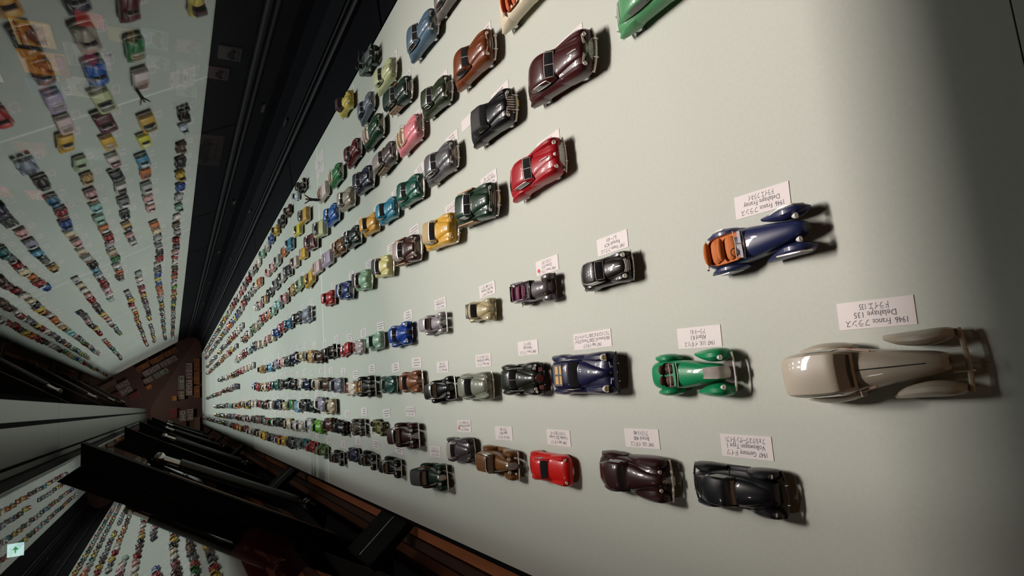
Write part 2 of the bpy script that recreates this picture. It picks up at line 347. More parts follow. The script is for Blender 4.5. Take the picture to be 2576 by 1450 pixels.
    # beetle
    S['beetle'] = make_car(body=[(-.48, .06, .12, .16), (-.45, .10, .07, .20), (-.36, .125, .06, .235), (-.2, .145, .055, .255), (.0, .15, .055, .262), (.2, .15, .055, .262), (.36, .13, .06, .235), (.46, .09, .08, .18), (.49, .05, .1, .13)],
        hood=[(-.47, .03, .10, .17), (-.42, .07, .12, .225), (-.3, .10, .14, .265), (-.17, .12, .16, .285), (-.1, .12, .16, .28)], cab=[(-.14, .125, .26, .267), (-.07, .132, .26, .35), (.04, .138, .258, .372), (.16, .13, .25, .352), (.3, .105, .23, .28), (.45, .06, .17, .175)],
        fend=(.155, [(-.485, .02, .08, .15, -.02), (-.44, .046, .06, .205, -.005), (-.34, .052, .055, .225, 0), (-.22, .044, .055, .185, 0), (-.12, .028, .055, .10, 0)]), rfend=(.155, [(.12, .026, .055, .10, 0), (.22, .046, .055, .205, 0), (.33, .05, .055, .215, 0), (.44, .034, .07, .17, -.01), (.48, .01, .1, .13, -.02)]),
        rboard=(.16, .0, .055, .06, .26), hl=(.155, -.452, .185, .024), hlmat='paint', bump=(.19, -.525, .10, .010, .035), bumpmat='darkpaint', wr=.078, wx=.155, ww=.034, rwj=5,
        extra=[('door_mirror', tube([(s*.15, -.08, .27), (s*.2, -.09, .275)], .006, 5), 'dark', None, None, True) for s in (1,)])
    # small rear-engined saloon with chrome whiskers
    S['whisker_saloon'] = make_car(body=[(-.49, .10, .09, .15), (-.46, .15, .06, .19), (-.38, .175, .055, .22), (-.2, .182, .05, .24), (.0, .182, .05, .25), (.2, .182, .05, .25), (.38, .165, .055, .225), (.47, .12, .08, .17), (.49, .08, .1, .14)],
        hood=[(-.485, .05, .1, .18), (-.43, .09, .12, .225), (-.3, .11, .14, .255), (-.17, .125, .15, .268), (-.1, .125, .15, .26)], cab=[(-.16, .14, .245, .252), (-.07, .145, .245, .345), (.04, .15, .245, .37), (.17, .145, .24, .358), (.3, .12, .23, .29), (.44, .085, .19, .2)],
        fend=(.145, [(-.488, .018, .09, .16, 0), (-.45, .04, .07, .215, 0), (-.34, .046, .06, .235, 0), (-.18, .03, .06, .21, 0)]), rfend=(.15, [(.12, .014, .06, .18, 0), (.24, .042, .05, .225, 0), (.35, .044, .06, .21, 0), (.47, .014, .09, .14, -.01)]),
        hl=(.13, -.467, .205, .026), bump=(.19, -.515, .10, .010, .03), wr=.07, grille=('h', .085, -.502, .14, .20, 4, .012), orn=(-.43, .233, .16), trim=True)
    # roll-back canvas economy car
    S['ripple_saloon'] = make_car(body=[(-.42, .07, .12, .19), (-.36, .105, .08, .23), (-.22, .125, .06, .255), (-.08, .14, .055, .262), (.1, .15, .055, .262), (.3, .15, .06, .26), (.42, .14, .07, .24), (.46, .125, .09, .2)],
        hood=[(-.45, .055, .14, .215), (-.40, .075, .15, .252), (-.28, .095, .16, .275), (-.12, .12, .17, .285), (-.06, .12, .17, .28)], cab=None, open_=(-.07, .40, .132, .30, 2), bench=True, wsh=.075, wsdiv=False, wsmat='paint', floorcol='dark', steer=-1,
        fend=(.15, [(-.49, .03, .08, .17, -.01), (-.46, .05, .06, .215, 0), (-.36, .058, .055, .235, 0), (-.25, .05, .055, .2, 0), (-.2, .03, .06, .14, 0)]), rfend=(.155, [(.22, .02, .08, .16, 0), (.28, .03, .07, .2, 0), (.36, .03, .07, .19, 0), (.46, .012, .09, .14, 0)]),
        hl=(.10, -.40, .245, .022), hlmat='darkpaint', lensmat='amber', bump=(.2, -.50, .10, .007, .01), bumpmat='paintbump', guards=False, wr=.085, wx=.15, grille=('v', .055, -.462, .13, .225, 5, .02), grillemat='paintgrille',
        extra=[('side_panel', box((s*.14, .15, .255), (.012, .48, .10)), 'paint', 'paint', None, False) for s in (-1, 1)]+[('roof_rail', join(*[tube([(s*.13, -.03, .385), (s*.132, .12, .41), (s*.13, .30, .40), (s*.125, .42, .31)], .009, 6) for s in (-1, 1)], tube([(-.125, .42, .31), (.125, .42, .31)], .010, 6), tube([(-.13, .15, .408), (.13, .15, .408)], .007, 6)), 'paint', 'paint', None, True),
               ('rolled_canvas', tube([(-.12, .41, .345), (.12, .41, .345)], .016, 8), 'fabric', 'dark', None, True)])
    # tiny two-seat cars
    S['mouse_car'] = make_car(body=[(-.47, .09, .09, .16), (-.42, .125, .06, .2), (-.3, .15, .055, .225), (-.1, .165, .05, .24), (.1, .17, .05, .245), (.3, .165, .05, .235), (.42, .14, .06, .2), (.48, .09, .09, .14)],
        hood=[(-.475, .035, .12, .19), (-.42, .06, .13, .23), (-.28, .095, .15, .26), (-.1, .13, .16, .265), (-.03, .13, .16, .26)], cab=[(-.12, .14, .24, .247), (-.03, .145, .24, .35), (.07, .148, .24, .362), (.14, .145, .238, .355), (.24, .125, .23, .26)],
        fend=(.145, [(-.49, .02, .08, .16, 0), (-.45, .046, .06, .21, 0), (-.34, .052, .055, .225, 0), (-.18, .036, .055, .19, 0)]), rfend=(.15, [(.12, .016, .06, .15, 0), (.24, .038, .05, .21, 0), (.34, .04, .055, .2, 0), (.45, .014, .08, .14, -.01)]),
        hl=(.135, -.462, .2, .027), bump=(.19, -.51, .09, .010, .02), bumpmat='paintbump', wr=.075, grille=('v', .04, -.485, .10, .19, 6, .02), roofmat='fabric',
        extra=[('sunroof_opening', box((0, .085, .3585), (.25, .11, .008)), 'dark', None, None, False)])
    # razor-edged upright saloon
    VF = (.145, [(-.49, .02, .06, .14, 0), (-.45, .042, .055, .19, 0), (-.36, .05, .05, .205, 0), (-.22, .042, .05, .165, 0), (-.06, .03, .05, .075, .005)])
    VR = (.148, [(.13, .028, .05, .075, .004), (.22, .042, .05, .185, 0), (.32, .045, .05, .195, 0), (.42, .034, .06, .15, 0), (.48, .012, .08, .10, 0)])
    VBODY = [(-.44, .05, .10, .19), (-.40, .068, .07, .21), (-.25, .085, .06, .228), (-.08, .118, .055, .24), (.08, .135, .055, .242), (.28, .135, .055, .238), (.40, .12, .06, .215), (.45, .10, .08, .17)]
    VCAB = [(-.085, .118, .235, .242), (-.05, .122, .235, .345), (.08, .13, .235, .36), (.24, .13, .232, .352), (.36, .115, .225, .24)]
    vin = dict(body=VBODY, fend=VF, rfend=VR, rboard=(.16, .03, .055, .055, .24), wr=.075, wx=.148, ww=.03, hl=(.085, -.42, .185, .022), bump=(.18, -.515, .095, .008, .015), be=3.2)
    S['vintage_saloon'] = make_car(cab=VCAB, trim=True, grille=('v', .045, -.455, .075, .205, 8, .012, True), orn=(-.455, .222, .05), **vin)
    S['vintage_bronze'] = make_car(cab=VCAB, trim=True, grille=('s', .048, -.452, .075, .225, 0, .02), grillemat='matte_metal', extra=[('fog_light', lathe_y((s*.1, -.47, .12), [(.03, .003), (.015, .012), (-.003, .016), (-.006, .013)], 12), 'chrome', None, None, True) for s in (-1, 1)]+[('number_plate_bar', box((0, -.53, .1), (.05, .012, .04)), 'dark', None, None, False)], **vin)
    S['vintage_two_tone'] = make_car(cab=VCAB, trim=True, hood=[(-.45, .045, .10, .20), (-.40, .062, .12, .225), (-.25, .082, .14, .245), (-.08, .115, .15, .252)], hoodcol='paint', grille=('s', .045, -.455, .075, .225, 0, .03), grillemat='darkpaint', **vin)
    WOODV = [('wood_panel', box((s*.137, .19, .18), (.012, .30, .09)), 'wood', None, None, False) for s in (-1, 1)]
    S['vintage_shooting_brake'] = make_car(cab=[(-.085, .118, .235, .242), (-.05, .125, .235, .35), (.1, .132, .235, .36), (.38, .13, .232, .355), (.44, .12, .225, .24)], grille=('s', .045, -.452, .085, .215, 0, .01), grillemat='matte_metal', extra=WOODV, roofmat='fabric', **vin)
    OB = dict(vin); OB['body'] = [(-.44, .045, .10, .18), (-.40, .06, .07, .20), (-.25, .078, .06, .215), (-.08, .11, .055, .225), (.08, .125, .055, .22), (.28, .125, .055, .215), (.40, .105, .06, .185), (.45, .08, .08, .15)]
    S['vintage_roadster'] = make_car(cab=None, open_=(-.05, .22, .105, .226, 1), grille=('v', .04, -.455, .075, .195, 8, .012, True), **OB)
    # big closed cream tourer with narrow tail-finned front wings
    S['grand_coupe'] = make_car(body=[(-.40, .045, .09, .19), (-.34, .062, .07, .215), (-.18, .085, .06, .235), (.0, .115, .055, .248), (.12, .135, .055, .25), (.32, .138, .055, .245), (.44, .128, .06, .22), (.475, .115, .08, .17)], be=2.6,
        cab=[(.03, .112, .24, .247), (.085, .13, .24, .345), (.18, .14, .24, .358), (.38, .138, .235, .352), (.47, .122, .2, .3), (.485, .11, .12, .2)], rw=False, sidewin=[(5, 10)],
        fend=(.135, [(-.45, .018, .06, .12, .01), (-.41, .036, .055, .165, .008), (-.31, .044, .05, .185, 0), (-.17, .034, .05, .15, -.012), (-.08, .016, .06, .10, -.03)]), rfend=(.142, [(.10, .012, .055, .12, 0), (.18, .034, .05, .19, 0), (.28, .04, .05, .20, .002), (.38, .03, .06, .17, 0), (.45, .008, .08, .12, -.01)]),
        hl=None, bump=(.165, -.475, .075, .014, .012), bumpmat='paintbump', guards=False, rbump=(.12, .49, .08, .006, .0), wr=.066, wx=.13, grille=('s', .036, -.402, .085, .2, 0, .055), grillemat='darkred',
        extra=[('hood_crease', tube([(0, -.34, .216), (0, -.15, .243), (0, .02, .253)], .003, 5), 'dark', None, None, True), ('coach_line', tube([(.137, .32, .2), (.133, .1, .212), (.10, -.06, .215)], .006, 6), 'tan', None, None, True), ('coach_line', tube([(-.137, .32, .2), (-.133, .1, .212), (-.10, -.06, .215)], .006, 6), 'tan', None, None, True),
               ('door_mirror', tube([(-.11, .02, .25), (-.15, .01, .255)], .004, 5), 'chrome', None, None, True), ('bumper_bracket', join(*[tube([(s*.06, -.40, .08), (s*.06, -.50, .076)], .004, 5) for s in (-1, 1)]), 'chrome', None, None, True)])
    # flamboyant open tourer with bulbous chrome-edged wings
    ff = (.135, [(-.49, .012, .07, .12, .01), (-.44, .04, .055, .185, .008), (-.33, .048, .05, .205, 0), (-.2, .036, .05, .165, -.012), (-.08, .014, .06, .11, -.03)])
    chw = [('wing_trim', tube([(s*.172, -.47, .12), (s*.178, -.42, .185), (s*.176, -.33, .2), (s*.164, -.22, .165), (s*.15, -.14, .12)], .007, 6), 'chrome', None, None, True) for s in (-1, 1)]
    chw += [('wing_trim', tube([(s*.175, .16, .1), (s*.182, .25, .17), (s*.182, .35, .165), (s*.168, .45, .11)], .006, 6), 'chrome', None, None, True) for s in (-1, 1)]
    chw += [('tail_light', ball((s*.11, .478, .15), (.008, .012, .01), 8, 5), 'redmesh', None, None, True) for s in (-1, 1)]
    S['wing_tourer'] = make_car(body=[(-.46, .04, .09, .165), (-.40, .065, .07, .195), (-.22, .098, .06, .215), (-.02, .128, .055, .225), (.12, .138, .055, .222), (.32, .138, .055, .215), (.44, .11, .06, .185), (.49, .06, .09, .14)], be=2.5,
        fend=ff, rfend=(.145, [(.10, .012, .055, .12, 0), (.18, .034, .05, .18, 0), (.29, .04, .05, .195, 0), (.40, .03, .06, .165, 0), (.47, .008, .08, .12, -.01)]),
        open_=(.03, .38, .118, .226, 2), bench=True, steer=-1, wsh=.055, wsl=.03, hl=(.088, -.432, .178, .021), bump=None, wr=.07, wx=.14, grille=('s', .03, -.468, .085, .185, 0, .06), grillemat='darkpaint', boot=(.405, .22, .025, .022), extra=chw)
    # british sports with waterfall grille
    S['waterfall_roadster'] = make_car(body=[(-.42, .05, .08, .17), (-.36, .07, .065, .2), (-.2, .092, .055, .222), (-.02, .12, .05, .23), (.14, .132, .05, .226), (.3, .135, .05, .215), (.42, .12, .06, .19), (.485, .08, .09, .14)], be=2.6,
        fend=(.15, [(-.46, .02, .06, .14, -.005), (-.42, .05, .055, .2, -.002), (-.32, .06, .05, .218, 0), (-.18, .042, .05, .17, -.008), (-.06, .014, .06, .10, -.02)]), rfend=(.155, [(.14, .018, .05, .13, 0), (.2, .036, .05, .195, 0), (.3, .042, .05, .195, 0), (.4, .028, .06, .15, -.004), (.45, .01, .08, .11, -.01)]),
        open_=(.06, .235, .115, .23, 1), wsh=.05, wsl=.035, wsdiv=False, hl=(.125, -.44, .19, .021), bump=(.165, -.50, .10, .009, .015), rbump=(.1, .49, .08, .004, .0), wr=.075, wx=.15, guards=False,
        extra=[('grille', loft([[(hx*q, y+.012*q*q, z) for q in (-1, -.5, 0, .5, 1)]+[(hx*q, y+.012*q*q+.01, z-.008) for q in (1, .5, 0, -.5, -1)] for hx, y, z in [(.048, -.27, .228), (.05, -.34, .222), (.052, -.40, .205), (.054, -.435, .17), (.05, -.455, .12), (.045, -.46, .08)]]), 'ribmetal', None, None, True), ('apron', loft([[(hx*q, y+.02*q*q, z) for q in (-1, -.5, 0, .5, 1)]+[(hx*q, y+.02*q*q+.01, z-.006) for q in (1, .5, 0, -.5, -1)] for hx, y, z in [(.075, -.42, .12), (.095, -.46, .10), (.10, -.49, .085)]]), 'matte_metal', None, None, True), ('licence_plate', box((0, -.515, .1), (.075, .006, .03)), 'dark', None, None, False)])
    # sports roadster full width
    S['sports_roadster'] = make_car(body=[(-.49, .09, .08, .13), (-.45, .14, .06, .165), (-.36, .165, .05, .19), (-.18, .172, .045, .202), (.02, .172, .045, .205), (.2, .172, .045, .205), (.38, .15, .06, .18), (.485, .09, .09, .12)], be=2.4, fend=FND, rfend=RFN,
        open_=(-.02, .20, .12, .206, 1), wsh=.055, hl=(.125, -.455, .17, .022), bump=(.17, -.505, .085, .007, .02), wr=.068, grille=('v', .035, -.49, .07, .15, 7, .02, True), hood=[(-.475, .03, .08, .165), (-.42, .06, .1, .2), (-.28, .085, .12, .218), (-.1, .11, .13, .222), (-.02, .11, .13, .215)])
    S['sports_coupe'] = make_car(body=[(-.49, .09, .08, .13), (-.45, .14, .06, .165), (-.36, .165, .05, .19), (-.18, .172, .045, .202), (.02, .172, .045, .205), (.2, .172, .045, .205), (.38, .15, .06, .18), (.485, .09, .09, .12)], be=2.4, fend=FND, rfend=RFN,
        cab=[(-.05, .125, .195, .202), (.02, .13, .195, .275), (.10, .132, .195, .288), (.17, .128, .195, .28), (.26, .11, .19, .2)], roofmat='fabric', trim=True, hl=(.125, -.455, .17, .022), bump=(.17, -.505, .085, .007, .02), wr=.068, grille=('v', .035, -.49, .07, .15, 7, .02, True), hood=[(-.475, .03, .08, .165), (-.42, .06, .1, .2), (-.28, .085, .12, .218), (-.1, .11, .13, .222), (-.02, .11, .13, .215)])
    S['compact_saloon'] = make_car(body=[(-.49, .12, .09, .14), (-.455, .16, .065, .19), (-.37, .178, .055, .218), (-.2, .184, .05, .232), (.0, .185, .05, .238), (.22, .182, .05, .235), (.40, .16, .06, .205), (.485, .11, .09, .15)],
        hood=[(-.49, .05, .1, .175), (-.44, .09, .12, .222), (-.3, .11, .14, .25), (-.14, .13, .15, .26), (-.06, .13, .15, .255)], cab=[(-.13, .14, .232, .239), (-.05, .145, .232, .325), (.06, .15, .232, .345), (.18, .145, .23, .33), (.3, .12, .22, .265), (.44, .08, .18, .19)],
        fend=FND, rfend=RFN, hl=(.13, -.468, .175, .022), lensmat='lens', bump=(.185, -.51, .09, .010, .03), wr=.064, grille=('h', .09, -.495, .09, .18, 7, .012, True))
    # 4x4
    J = [('windshield', box((0, -.085, .36), (.30, .004, .11)), 'clear', None, None, False),
         ('windshield_frame', tube([(-.155, -.08, .30), (-.155, -.09, .42), (.155, -.09, .42), (.155, -.08, .30)], .008, 5, True), 'paint', 'paint', None, True),
         ('seat', join(*[box((s*.08, .10, .26), (.11, .12, .04)) for s in (-1, 1)], *[box((s*.08, .17, .31), (.11, .03, .11)) for s in (-1, 1)]), 'fabric', 'seat', None, False),
         ('front_fender', join(*[box((s*.175, -.33, .225), (.09, .24, .014)) for s in (-1, 1)]), 'paint', 'paint', None, False),
         ('grille', join(*[tube([(x, -.446, .17), (x, -.444, .27)], .004, 5) for x in [-.06+.015*i for i in range(9)]]), 'dark', None, None, True),
         ('steering_wheel', tube([(-.08+.045*math.cos(a), -.01+.02*math.sin(a), .33+.04*math.sin(a)) for a in [2*math.pi*j/12 for j in range(12)]], .006, 5, True), 'tyre', None, None, True),
         ('spare_wheel', lathe_y((.05, .475, .24), [(-.03, .07), (-.02, .1), (.02, .1), (.03, .07)], 14), 'tyre', None, None, True)]
    S['field_car'] = make_car(body=[(-.44, .10, .15, .26), (-.435, .105, .14, .28), (-.3, .115, .14, .29), (-.1, .13, .14, .3), (-.09, .19, .12, .28), (.1, .2, .12, .25), (.44, .2, .12, .27), (.445, .19, .13, .26)], be=6,
        cab=None, hl=(.075, -.448, .24, .022), bump=(.19, -.475, .16, .012, 0), rbump=(.15, .46, .16, .008, 0), guards=False, bumpmat='paintbump', wy=(-.32, .28), wr=.11, wx=.185, ww=.06, whub='paint', extra=J)
    # square 1950s shapes for the far rows
    BX = [(-.495, .17, .08, .15), (-.48, .182, .06, .185), (-.38, .187, .05, .2), (-.1, .188, .05, .205), (.15, .188, .05, .208), (.38, .186, .05, .205), (.48, .178, .06, .185), (.495, .165, .08, .15)]
    S['fifties_sedan'] = make_car(body=BX, be=4.5, cab=[(-.15, .14, .2, .206), (-.07, .145, .2, .285), (.05, .148, .2, .295), (.15, .145, .2, .288), (.25, .13, .2, .206)], hl=(.15, -.485, .16, .02), grille=('h', .12, -.50, .085, .14, 4, .004, True), bump=(.19, -.515, .075, .014, .02), wr=.06, wx=.168, trim=.004)
    S['fifties_convertible'] = make_car(body=BX, be=4.5, open_=(-.12, .2, .15, .206, 2), bench=True, hl=(.15, -.485, .16, .02), grille=('h', .12, -.50, .085, .14, 4, .004, True), bump=(.19, -.515, .075, .014, .02), wr=.06, wx=.168)
    S['heart_coupe'] = [dict(p, mat='darkpaint' if p['mat'] == 'redmesh' else p['mat']) for p in S['winged_coupe'] if p['name'] != 'side_grille']
    return S
# style, x, y, length, yaw (deg), paint, roof, seat, plate, label
CARS = [
    ('wing_tourer', 0.221, 0.771, 0.242, 1.7, '232a4f', None, 'c06a28', None, 'dark blue open tourer with orange leather seats and chrome-edged wings'),
    ('grand_coupe', -0.027, 0.584, 0.272, 2.3, 'a89f8e', 'b7ae9d', None, None, 'cream coupe with half its long bonnet in shadow'),
    ('shield_coupe', 0.005, 1.373, 0.287, -1.5, '14163a', '171a3c', 'c8a264', None, 'navy blue coupe with open sunroof, tan seats and amber headlights'),
    ('waterfall_roadster', -0.015, 0.982, 0.235, -0.7, '128252', None, '4a2c22', None, 'bright green roadster with ribbed metal waterfall grille'),
    ('berlinetta', -0.258, 1.596, 0.225, -1.7, 'c81511', 'c81511', None, None, 'bright red smooth berlinetta with grey glass'),
    ('kidney_coupe', -0.244, 1.211, 0.249, -2.0, '2c1210', '2c1210', None, 'b9b2a8', 'dark oxblood rounded coupe with amber lamps and flowing wings'),
    ('beetle', -0.243, 0.899, 0.217, -1.0, '15161a', '15161a', None, None, 'black rounded two-door beetle saloon with separate wings'),
    ('winged_coupe', 0.005, 1.717, 0.254, -1.1, '161a10', '161a10', None, None, 'very dark green coupe with red grille badge and twin lamps'),
    ('compact_saloon', -0.006, 2.047, 0.251, -0.7, '74796a', '74796a', None, None, 'sage grey saloon with amber fog lamps touching the black and white saloon'),
    ('vintage_two_tone', -0.011, 2.372, 0.246, 4.1, '0c0b0b', '0c0b0b', None, None, 'black saloon with white bonnet sides and separate wings'),
    ('kidney_coupe', 0.037, 2.733, 0.247, -0.8, '7a4a2c', '7a4a2c', None, None, 'copper brown coupe behind the black and white saloon'),
    ('sports_coupe', 0.037, 3.083, 0.226, -1.2, '1d4a40', '1d4a40', None, None, 'small teal green coupe between the copper coupe and the black roadster'),
    ('vintage_roadster', 0.041, 3.461, 0.302, -0.9, '14100e', None, 'c79a52', None, 'black vintage roadster with tan hood and upright radiator'),
    ('sports_roadster', 0.041, 3.828, 0.225, 1.0, 'ded0c0', None, '8a2420', None, 'white open roadster with red seats'),
    ('compact_saloon', 0.071, 4.152, 0.248, -0.8, '777a88', '777a88', None, None, 'lilac grey coupe behind the white roadster'),
    ('sports_coupe', -0.241, 2.235, 0.241, 1.8, '3d3638', '9b9490', None, None, 'pewter grey sports car with pale canvas hood'),
    ('vintage_bronze', -0.263, 1.911, 0.249, -2.6, '6f4a24', '6a4622', None, None, 'bronze upright saloon with large matte radiator'),
    ('vintage_shooting_brake', -0.365, 2.523, 0.278, 3.0, '12291f', '16140f', None, None, 'dark green shooting brake with black roof and wooden sides'),
    ('vintage_saloon', -0.369, 3.086, 0.235, -2.0, '0d0b0b', '0d0b0b', None, None, 'black upright saloon beside the green shooting brake'),
    ('vintage_saloon', -0.206, 2.829, 0.304, 0.8, '2f1114', '300f14', None, None, 'maroon and black limousine with chrome-framed windscreen'),
    ('field_car', -0.182, 3.274, 0.165, -7.1, '6f6a3c', None, '4d4a2c', None, 'olive drab open field car behind the maroon limousine'),
    ('vintage_saloon', -0.364, 3.498, 0.227, -4.2, '0c0b0a', '0c0b0a', None, None, 'black limousine with bright headlights in the row beside the struts'),
    ('sports_coupe', -0.358, 3.856, 0.212, 1.3, '1b2036', '1b2036', None, None, 'dark blue coupe with pale windscreen in the row beside the struts'),
    ('vintage_saloon', -0.399, 4.232, 0.226, -3.3, '0b0a0a', '0b0a0a', None, None, 'black saloon just past the table seam in the row beside the struts'),
    ('vintage_two_tone', -0.381, 4.688, 0.224, -5.8, '54693a', '54693a', None, None, 'olive green saloon with chrome lamps at the table seam'),
    ('beetle', -0.201, 4.114, 0.223, -3.6, '0d0d0e', '0d0d0e', None, None, 'black rounded saloon behind the brown roadster'),
    ('vintage_roadster', -0.190, 3.695, 0.256, 1.0, '3a312a', None, '6a5a48', None, 'dark brown vintage roadster with brass lamps'),
    ('ripple_saloon', 0.266, 1.577, 0.202, -1.8, '5b5458', None, '7c3d5c', None, 'grey ripple-bonnet saloon with rolled-back roof and plaid seats'),
    ('whisker_saloon', 0.256, 1.235, 0.200, -0.5, '1a1513', '1a1513', None, None, 'dark chocolate small saloon with chrome whisker grille'),
    ('mouse_car', 0.259, 1.968, 0.202, -3.4, 'b0a37c', 'b0a37c', None, None, 'cream tiny car with open roof and round wings'),
    ('vintage_saloon', 0.265, 2.408, 0.228, -2.1, '9a949a', '9a949a', None, None, 'pale lilac razor-edged saloon with grey radiator'),
    ('heart_coupe', 0.265, 2.841, 0.273, -0.4, '163f92', '163f92', None, None, 'royal blue streamlined coupe with heart-shaped grille'),
    ('compact_saloon', 0.273, 3.249, 0.231, 0.7, '86ad94', '86ad94', None, None, 'mint green saloon behind the royal blue coupe'),
    ('sports_roadster', 0.277, 3.625, 0.216, -1.7, 'b8b0ae', None, '8a1a1e', None, 'silver roadster with red stripes on its wings'),
    ('berlinetta', 0.287, 3.951, 0.193, 6.1, 'a81419', 'a81419', None, None, 'crimson sports car behind the silver roadster'),
    ('vintage_saloon', 0.304, 4.303, 0.237, 0.9, '0c0b0b', '0c0b0b', None, None, 'black vintage saloon behind the crimson sports car'),
    ('soft_top_coupe', 0.622, 2.261, 0.312, -5.6, 'd2a23a', 'b49a6c', None, 'c8a020', 'yellow convertible with raised tan canvas hood'),
    ('woody_coupe', 0.633, 1.924, 0.310, -5.9, '14301f', '14301f', None, 'd0a81c', 'dark green woody coupe with wooden doors and yellow plate'),
    ('torpedo_saloon', 0.621, 1.513, 0.292, 1.3, '9a0f1c', '9a0f1c', None, None, 'candy red torpedo saloon with a third central headlight'),
    ('american_fastback', 0.895, 2.211, 0.292, -1.0, '56565a', '56565a', None, '1e3a8c', 'gunmetal grey fastback with toothy grille and blue plate'),
    ('american_fastback_plain', 0.897, 2.581, 0.284, -3.8, '155243', '155243', None, None, 'emerald green fastback behind the dark green woody coupe'),
    ('compact_saloon', 0.902, 2.917, 0.262, -2.9, '2a7d97', '2a7d97', None, None, 'turquoise rounded saloon behind the emerald fastback'),
    ('compact_saloon', 0.915, 3.230, 0.261, -4.0, 'd59e3c', 'd59e3c', None, None, 'mustard yellow rounded saloon behind the turquoise one'),
    ('american_fastback_plain', 0.934, 3.596, 0.276, -2.6, '0f1f1a', '0f1f1a', None, None, 'blackish green fastback behind the mustard saloon'),
    ('woody_coupe', 0.955, 3.946, 0.247, 0.0, '7a4718', '7a4718', None, None, 'copper brown two-door with tan trim behind the blackish green fastback'),
    ('fifties_convertible', 0.960, 4.312, 0.252, -1.3, 'b3a2bd', None, 'e2d6da', None, 'lilac fifties convertible with white interior'),
    ('fifties_convertible', 0.969, 4.664, 0.242, -1.1, 'e0c2bf', None, 'dcc8b8', None, 'pale pink fifties convertible behind the lilac one'),
    ('fifties_sedan', 0.933, 4.933, 0.265, 5.9, 'd8a929', 'c99c2c', None, None, 'yellow fifties taxi behind the pale pink convertible'),
    ('fifties_sedan', 0.972, 5.405, 0.233, 6.0, 'a9bd94', 'a9bd94', None, None, 'pale pea green fifties sedan behind the yellow taxi'),
    ('american_sedan', 1.190, 3.300, 0.301, -4.8, '1d2036', '1d2036', None, None, 'dark navy sedan with wide chrome grille'),
    ('american_fastback_plain', 1.203, 3.699, 0.295, -5.9, 'a39886', 'a39886', None, None, 'beige fastback behind the dark navy sedan'),
    ('american_fastback_plain', 1.213, 4.093, 0.295, -2.6, '2560ae', '2560ae', None, 'd8d4cc', 'bright blue fastback at the table seam'),
    ('fifties_sedan', 1.218, 4.475, 0.310, -7.8, 'c3c693', '6f6f60', None, None, 'pale lime fifties sedan with dark roof at the table seam'),
    ('fifties_sedan', 1.199, 4.802, 0.316, -6.5, '571520', '571520', None, None, 'burgundy fifties sedan behind the pale lime one'),
    ('fifties_convertible', 1.195, 5.188, 0.244, -5.3, 'e0ab1c', None, 'e8dcc8', None, 'golden yellow fifties convertible behind the burgundy sedan'),
    ('fifties_sedan', 1.203, 5.582, 0.246, -4.0, 'dccbc0', '8a3a44', None, None, 'white and red fifties sedan behind the golden convertible'),
    ('fifties_sedan', 1.197, 5.933, 0.265, -5.3, '100e10', '100e10', None, None, 'glossy black fifties sedan behind the white and red one'),
    ('american_convertible', 1.444, 3.955, 0.271, -0.3, '2d7a44', None, 'dcd0b4', None, 'leaf green convertible with cream interior at the table edge'),
    ('fifties_convertible', 1.461, 4.362, 0.259, 0.7, 'e2d2cb', None, 'c9a89c', None, 'pinkish white fifties convertible with a figure standing on it'),
    ('fifties_sedan', 1.482, 5.062, 0.296, -5.8, 'cfa13e', '5d5a48', None, None, 'mustard fifties sedan with dark roof past the table seam'),
    ('fifties_sedan', 1.449, 5.390, 0.242, -5.8, 'ded22a', 'e8e090', None, None, 'lemon yellow fifties coupe behind the mustard sedan'),
    ('fifties_sedan', 1.421, 5.814, 0.269, -5.1, '2d83a2', 'bfd4da', None, None, 'sky blue fifties sedan behind the lemon coupe'),
    ('vintage_saloon', 1.762, 5.139, 0.235, -2.7, '1b1512', '1b1512', None, None, 'black vintage saloon by the dark frame past the table seam'),
    ('mouse_car', 1.767, 5.444, 0.177, -10.3, 'd3dbe6', 'd3dbe6', None, None, 'tiny white bubble car by the dark frame'),
    ('field_car', 1.820, 3.106, 0.234, -4.1, '5c6964', None, '3a4240', None, 'grey-green open field car with folded mesh windscreen'),
    ('american_sedan', 1.592, 2.842, 0.270, -3.3, 'b6bd8c', 'b6bd8c', None, None, 'pale yellow-green sedan behind the dark green woody wagon'),
    ('woody_wagon', 1.394, 2.651, 0.290, -5.0, '122a22', '122a22', None, None, 'dark green woody wagon with tan wooden body sides'),
    ('american_fastback', 1.517, 2.314, 0.303, -3.0, '4d6678', '4d6678', None, None, 'slate blue fastback with spatted rear wheels'),
    ('american_fastback_plain', 1.538, 2.041, 0.239, -0.0, '6d6863', '6d6863', None, None, 'grey fastback cut off by the picture edge beside the slate blue one'),
    ('american_convertible', 1.192, 1.489, 0.291, -0.3, 'cfc5ac', None, 'b4521c', None, 'cream convertible with rust orange interior'),
    ('american_fastback_plain', 1.157, 1.853, 0.301, -3.0, '6b3413', '6b3413', None, 'c9b022', 'metallic copper fastback with yellow plate'),
    ('american_fastback', 0.858, 1.335, 0.313, -5.9, '3a1516', '3a1516', None, None, 'dark maroon fastback with tall fluted chrome grille'),
    ('american_fastback_plain', 0.855, 0.945, 0.258, -0.1, '4f8a5e', '4f8a5e', None, None, 'jade green fastback at the end of its row'),
    ('american_sedan', 1.184, 2.217, 0.278, -5.3, '26301a', '26301a', None, None, 'dark olive sedan with white-framed split windscreen'),
    ('american_grid_sedan', 0.890, 1.751, 0.301, -2.9, '0c0c10', '0c0c10', None, 'c9b022', 'black convertible with raised black hood and yellow plate'),
    ('american_convertible', 1.153, 2.546, 0.287, -0.4, 'd98089', None, 'e0cfae', None, 'salmon pink convertible with cream interior'),
    ('american_fastback_plain', 1.583, 3.209, 0.245, 5.2, '6b7280', '6b7280', None, None, 'steel grey fastback beside the pale yellow-green sedan'),
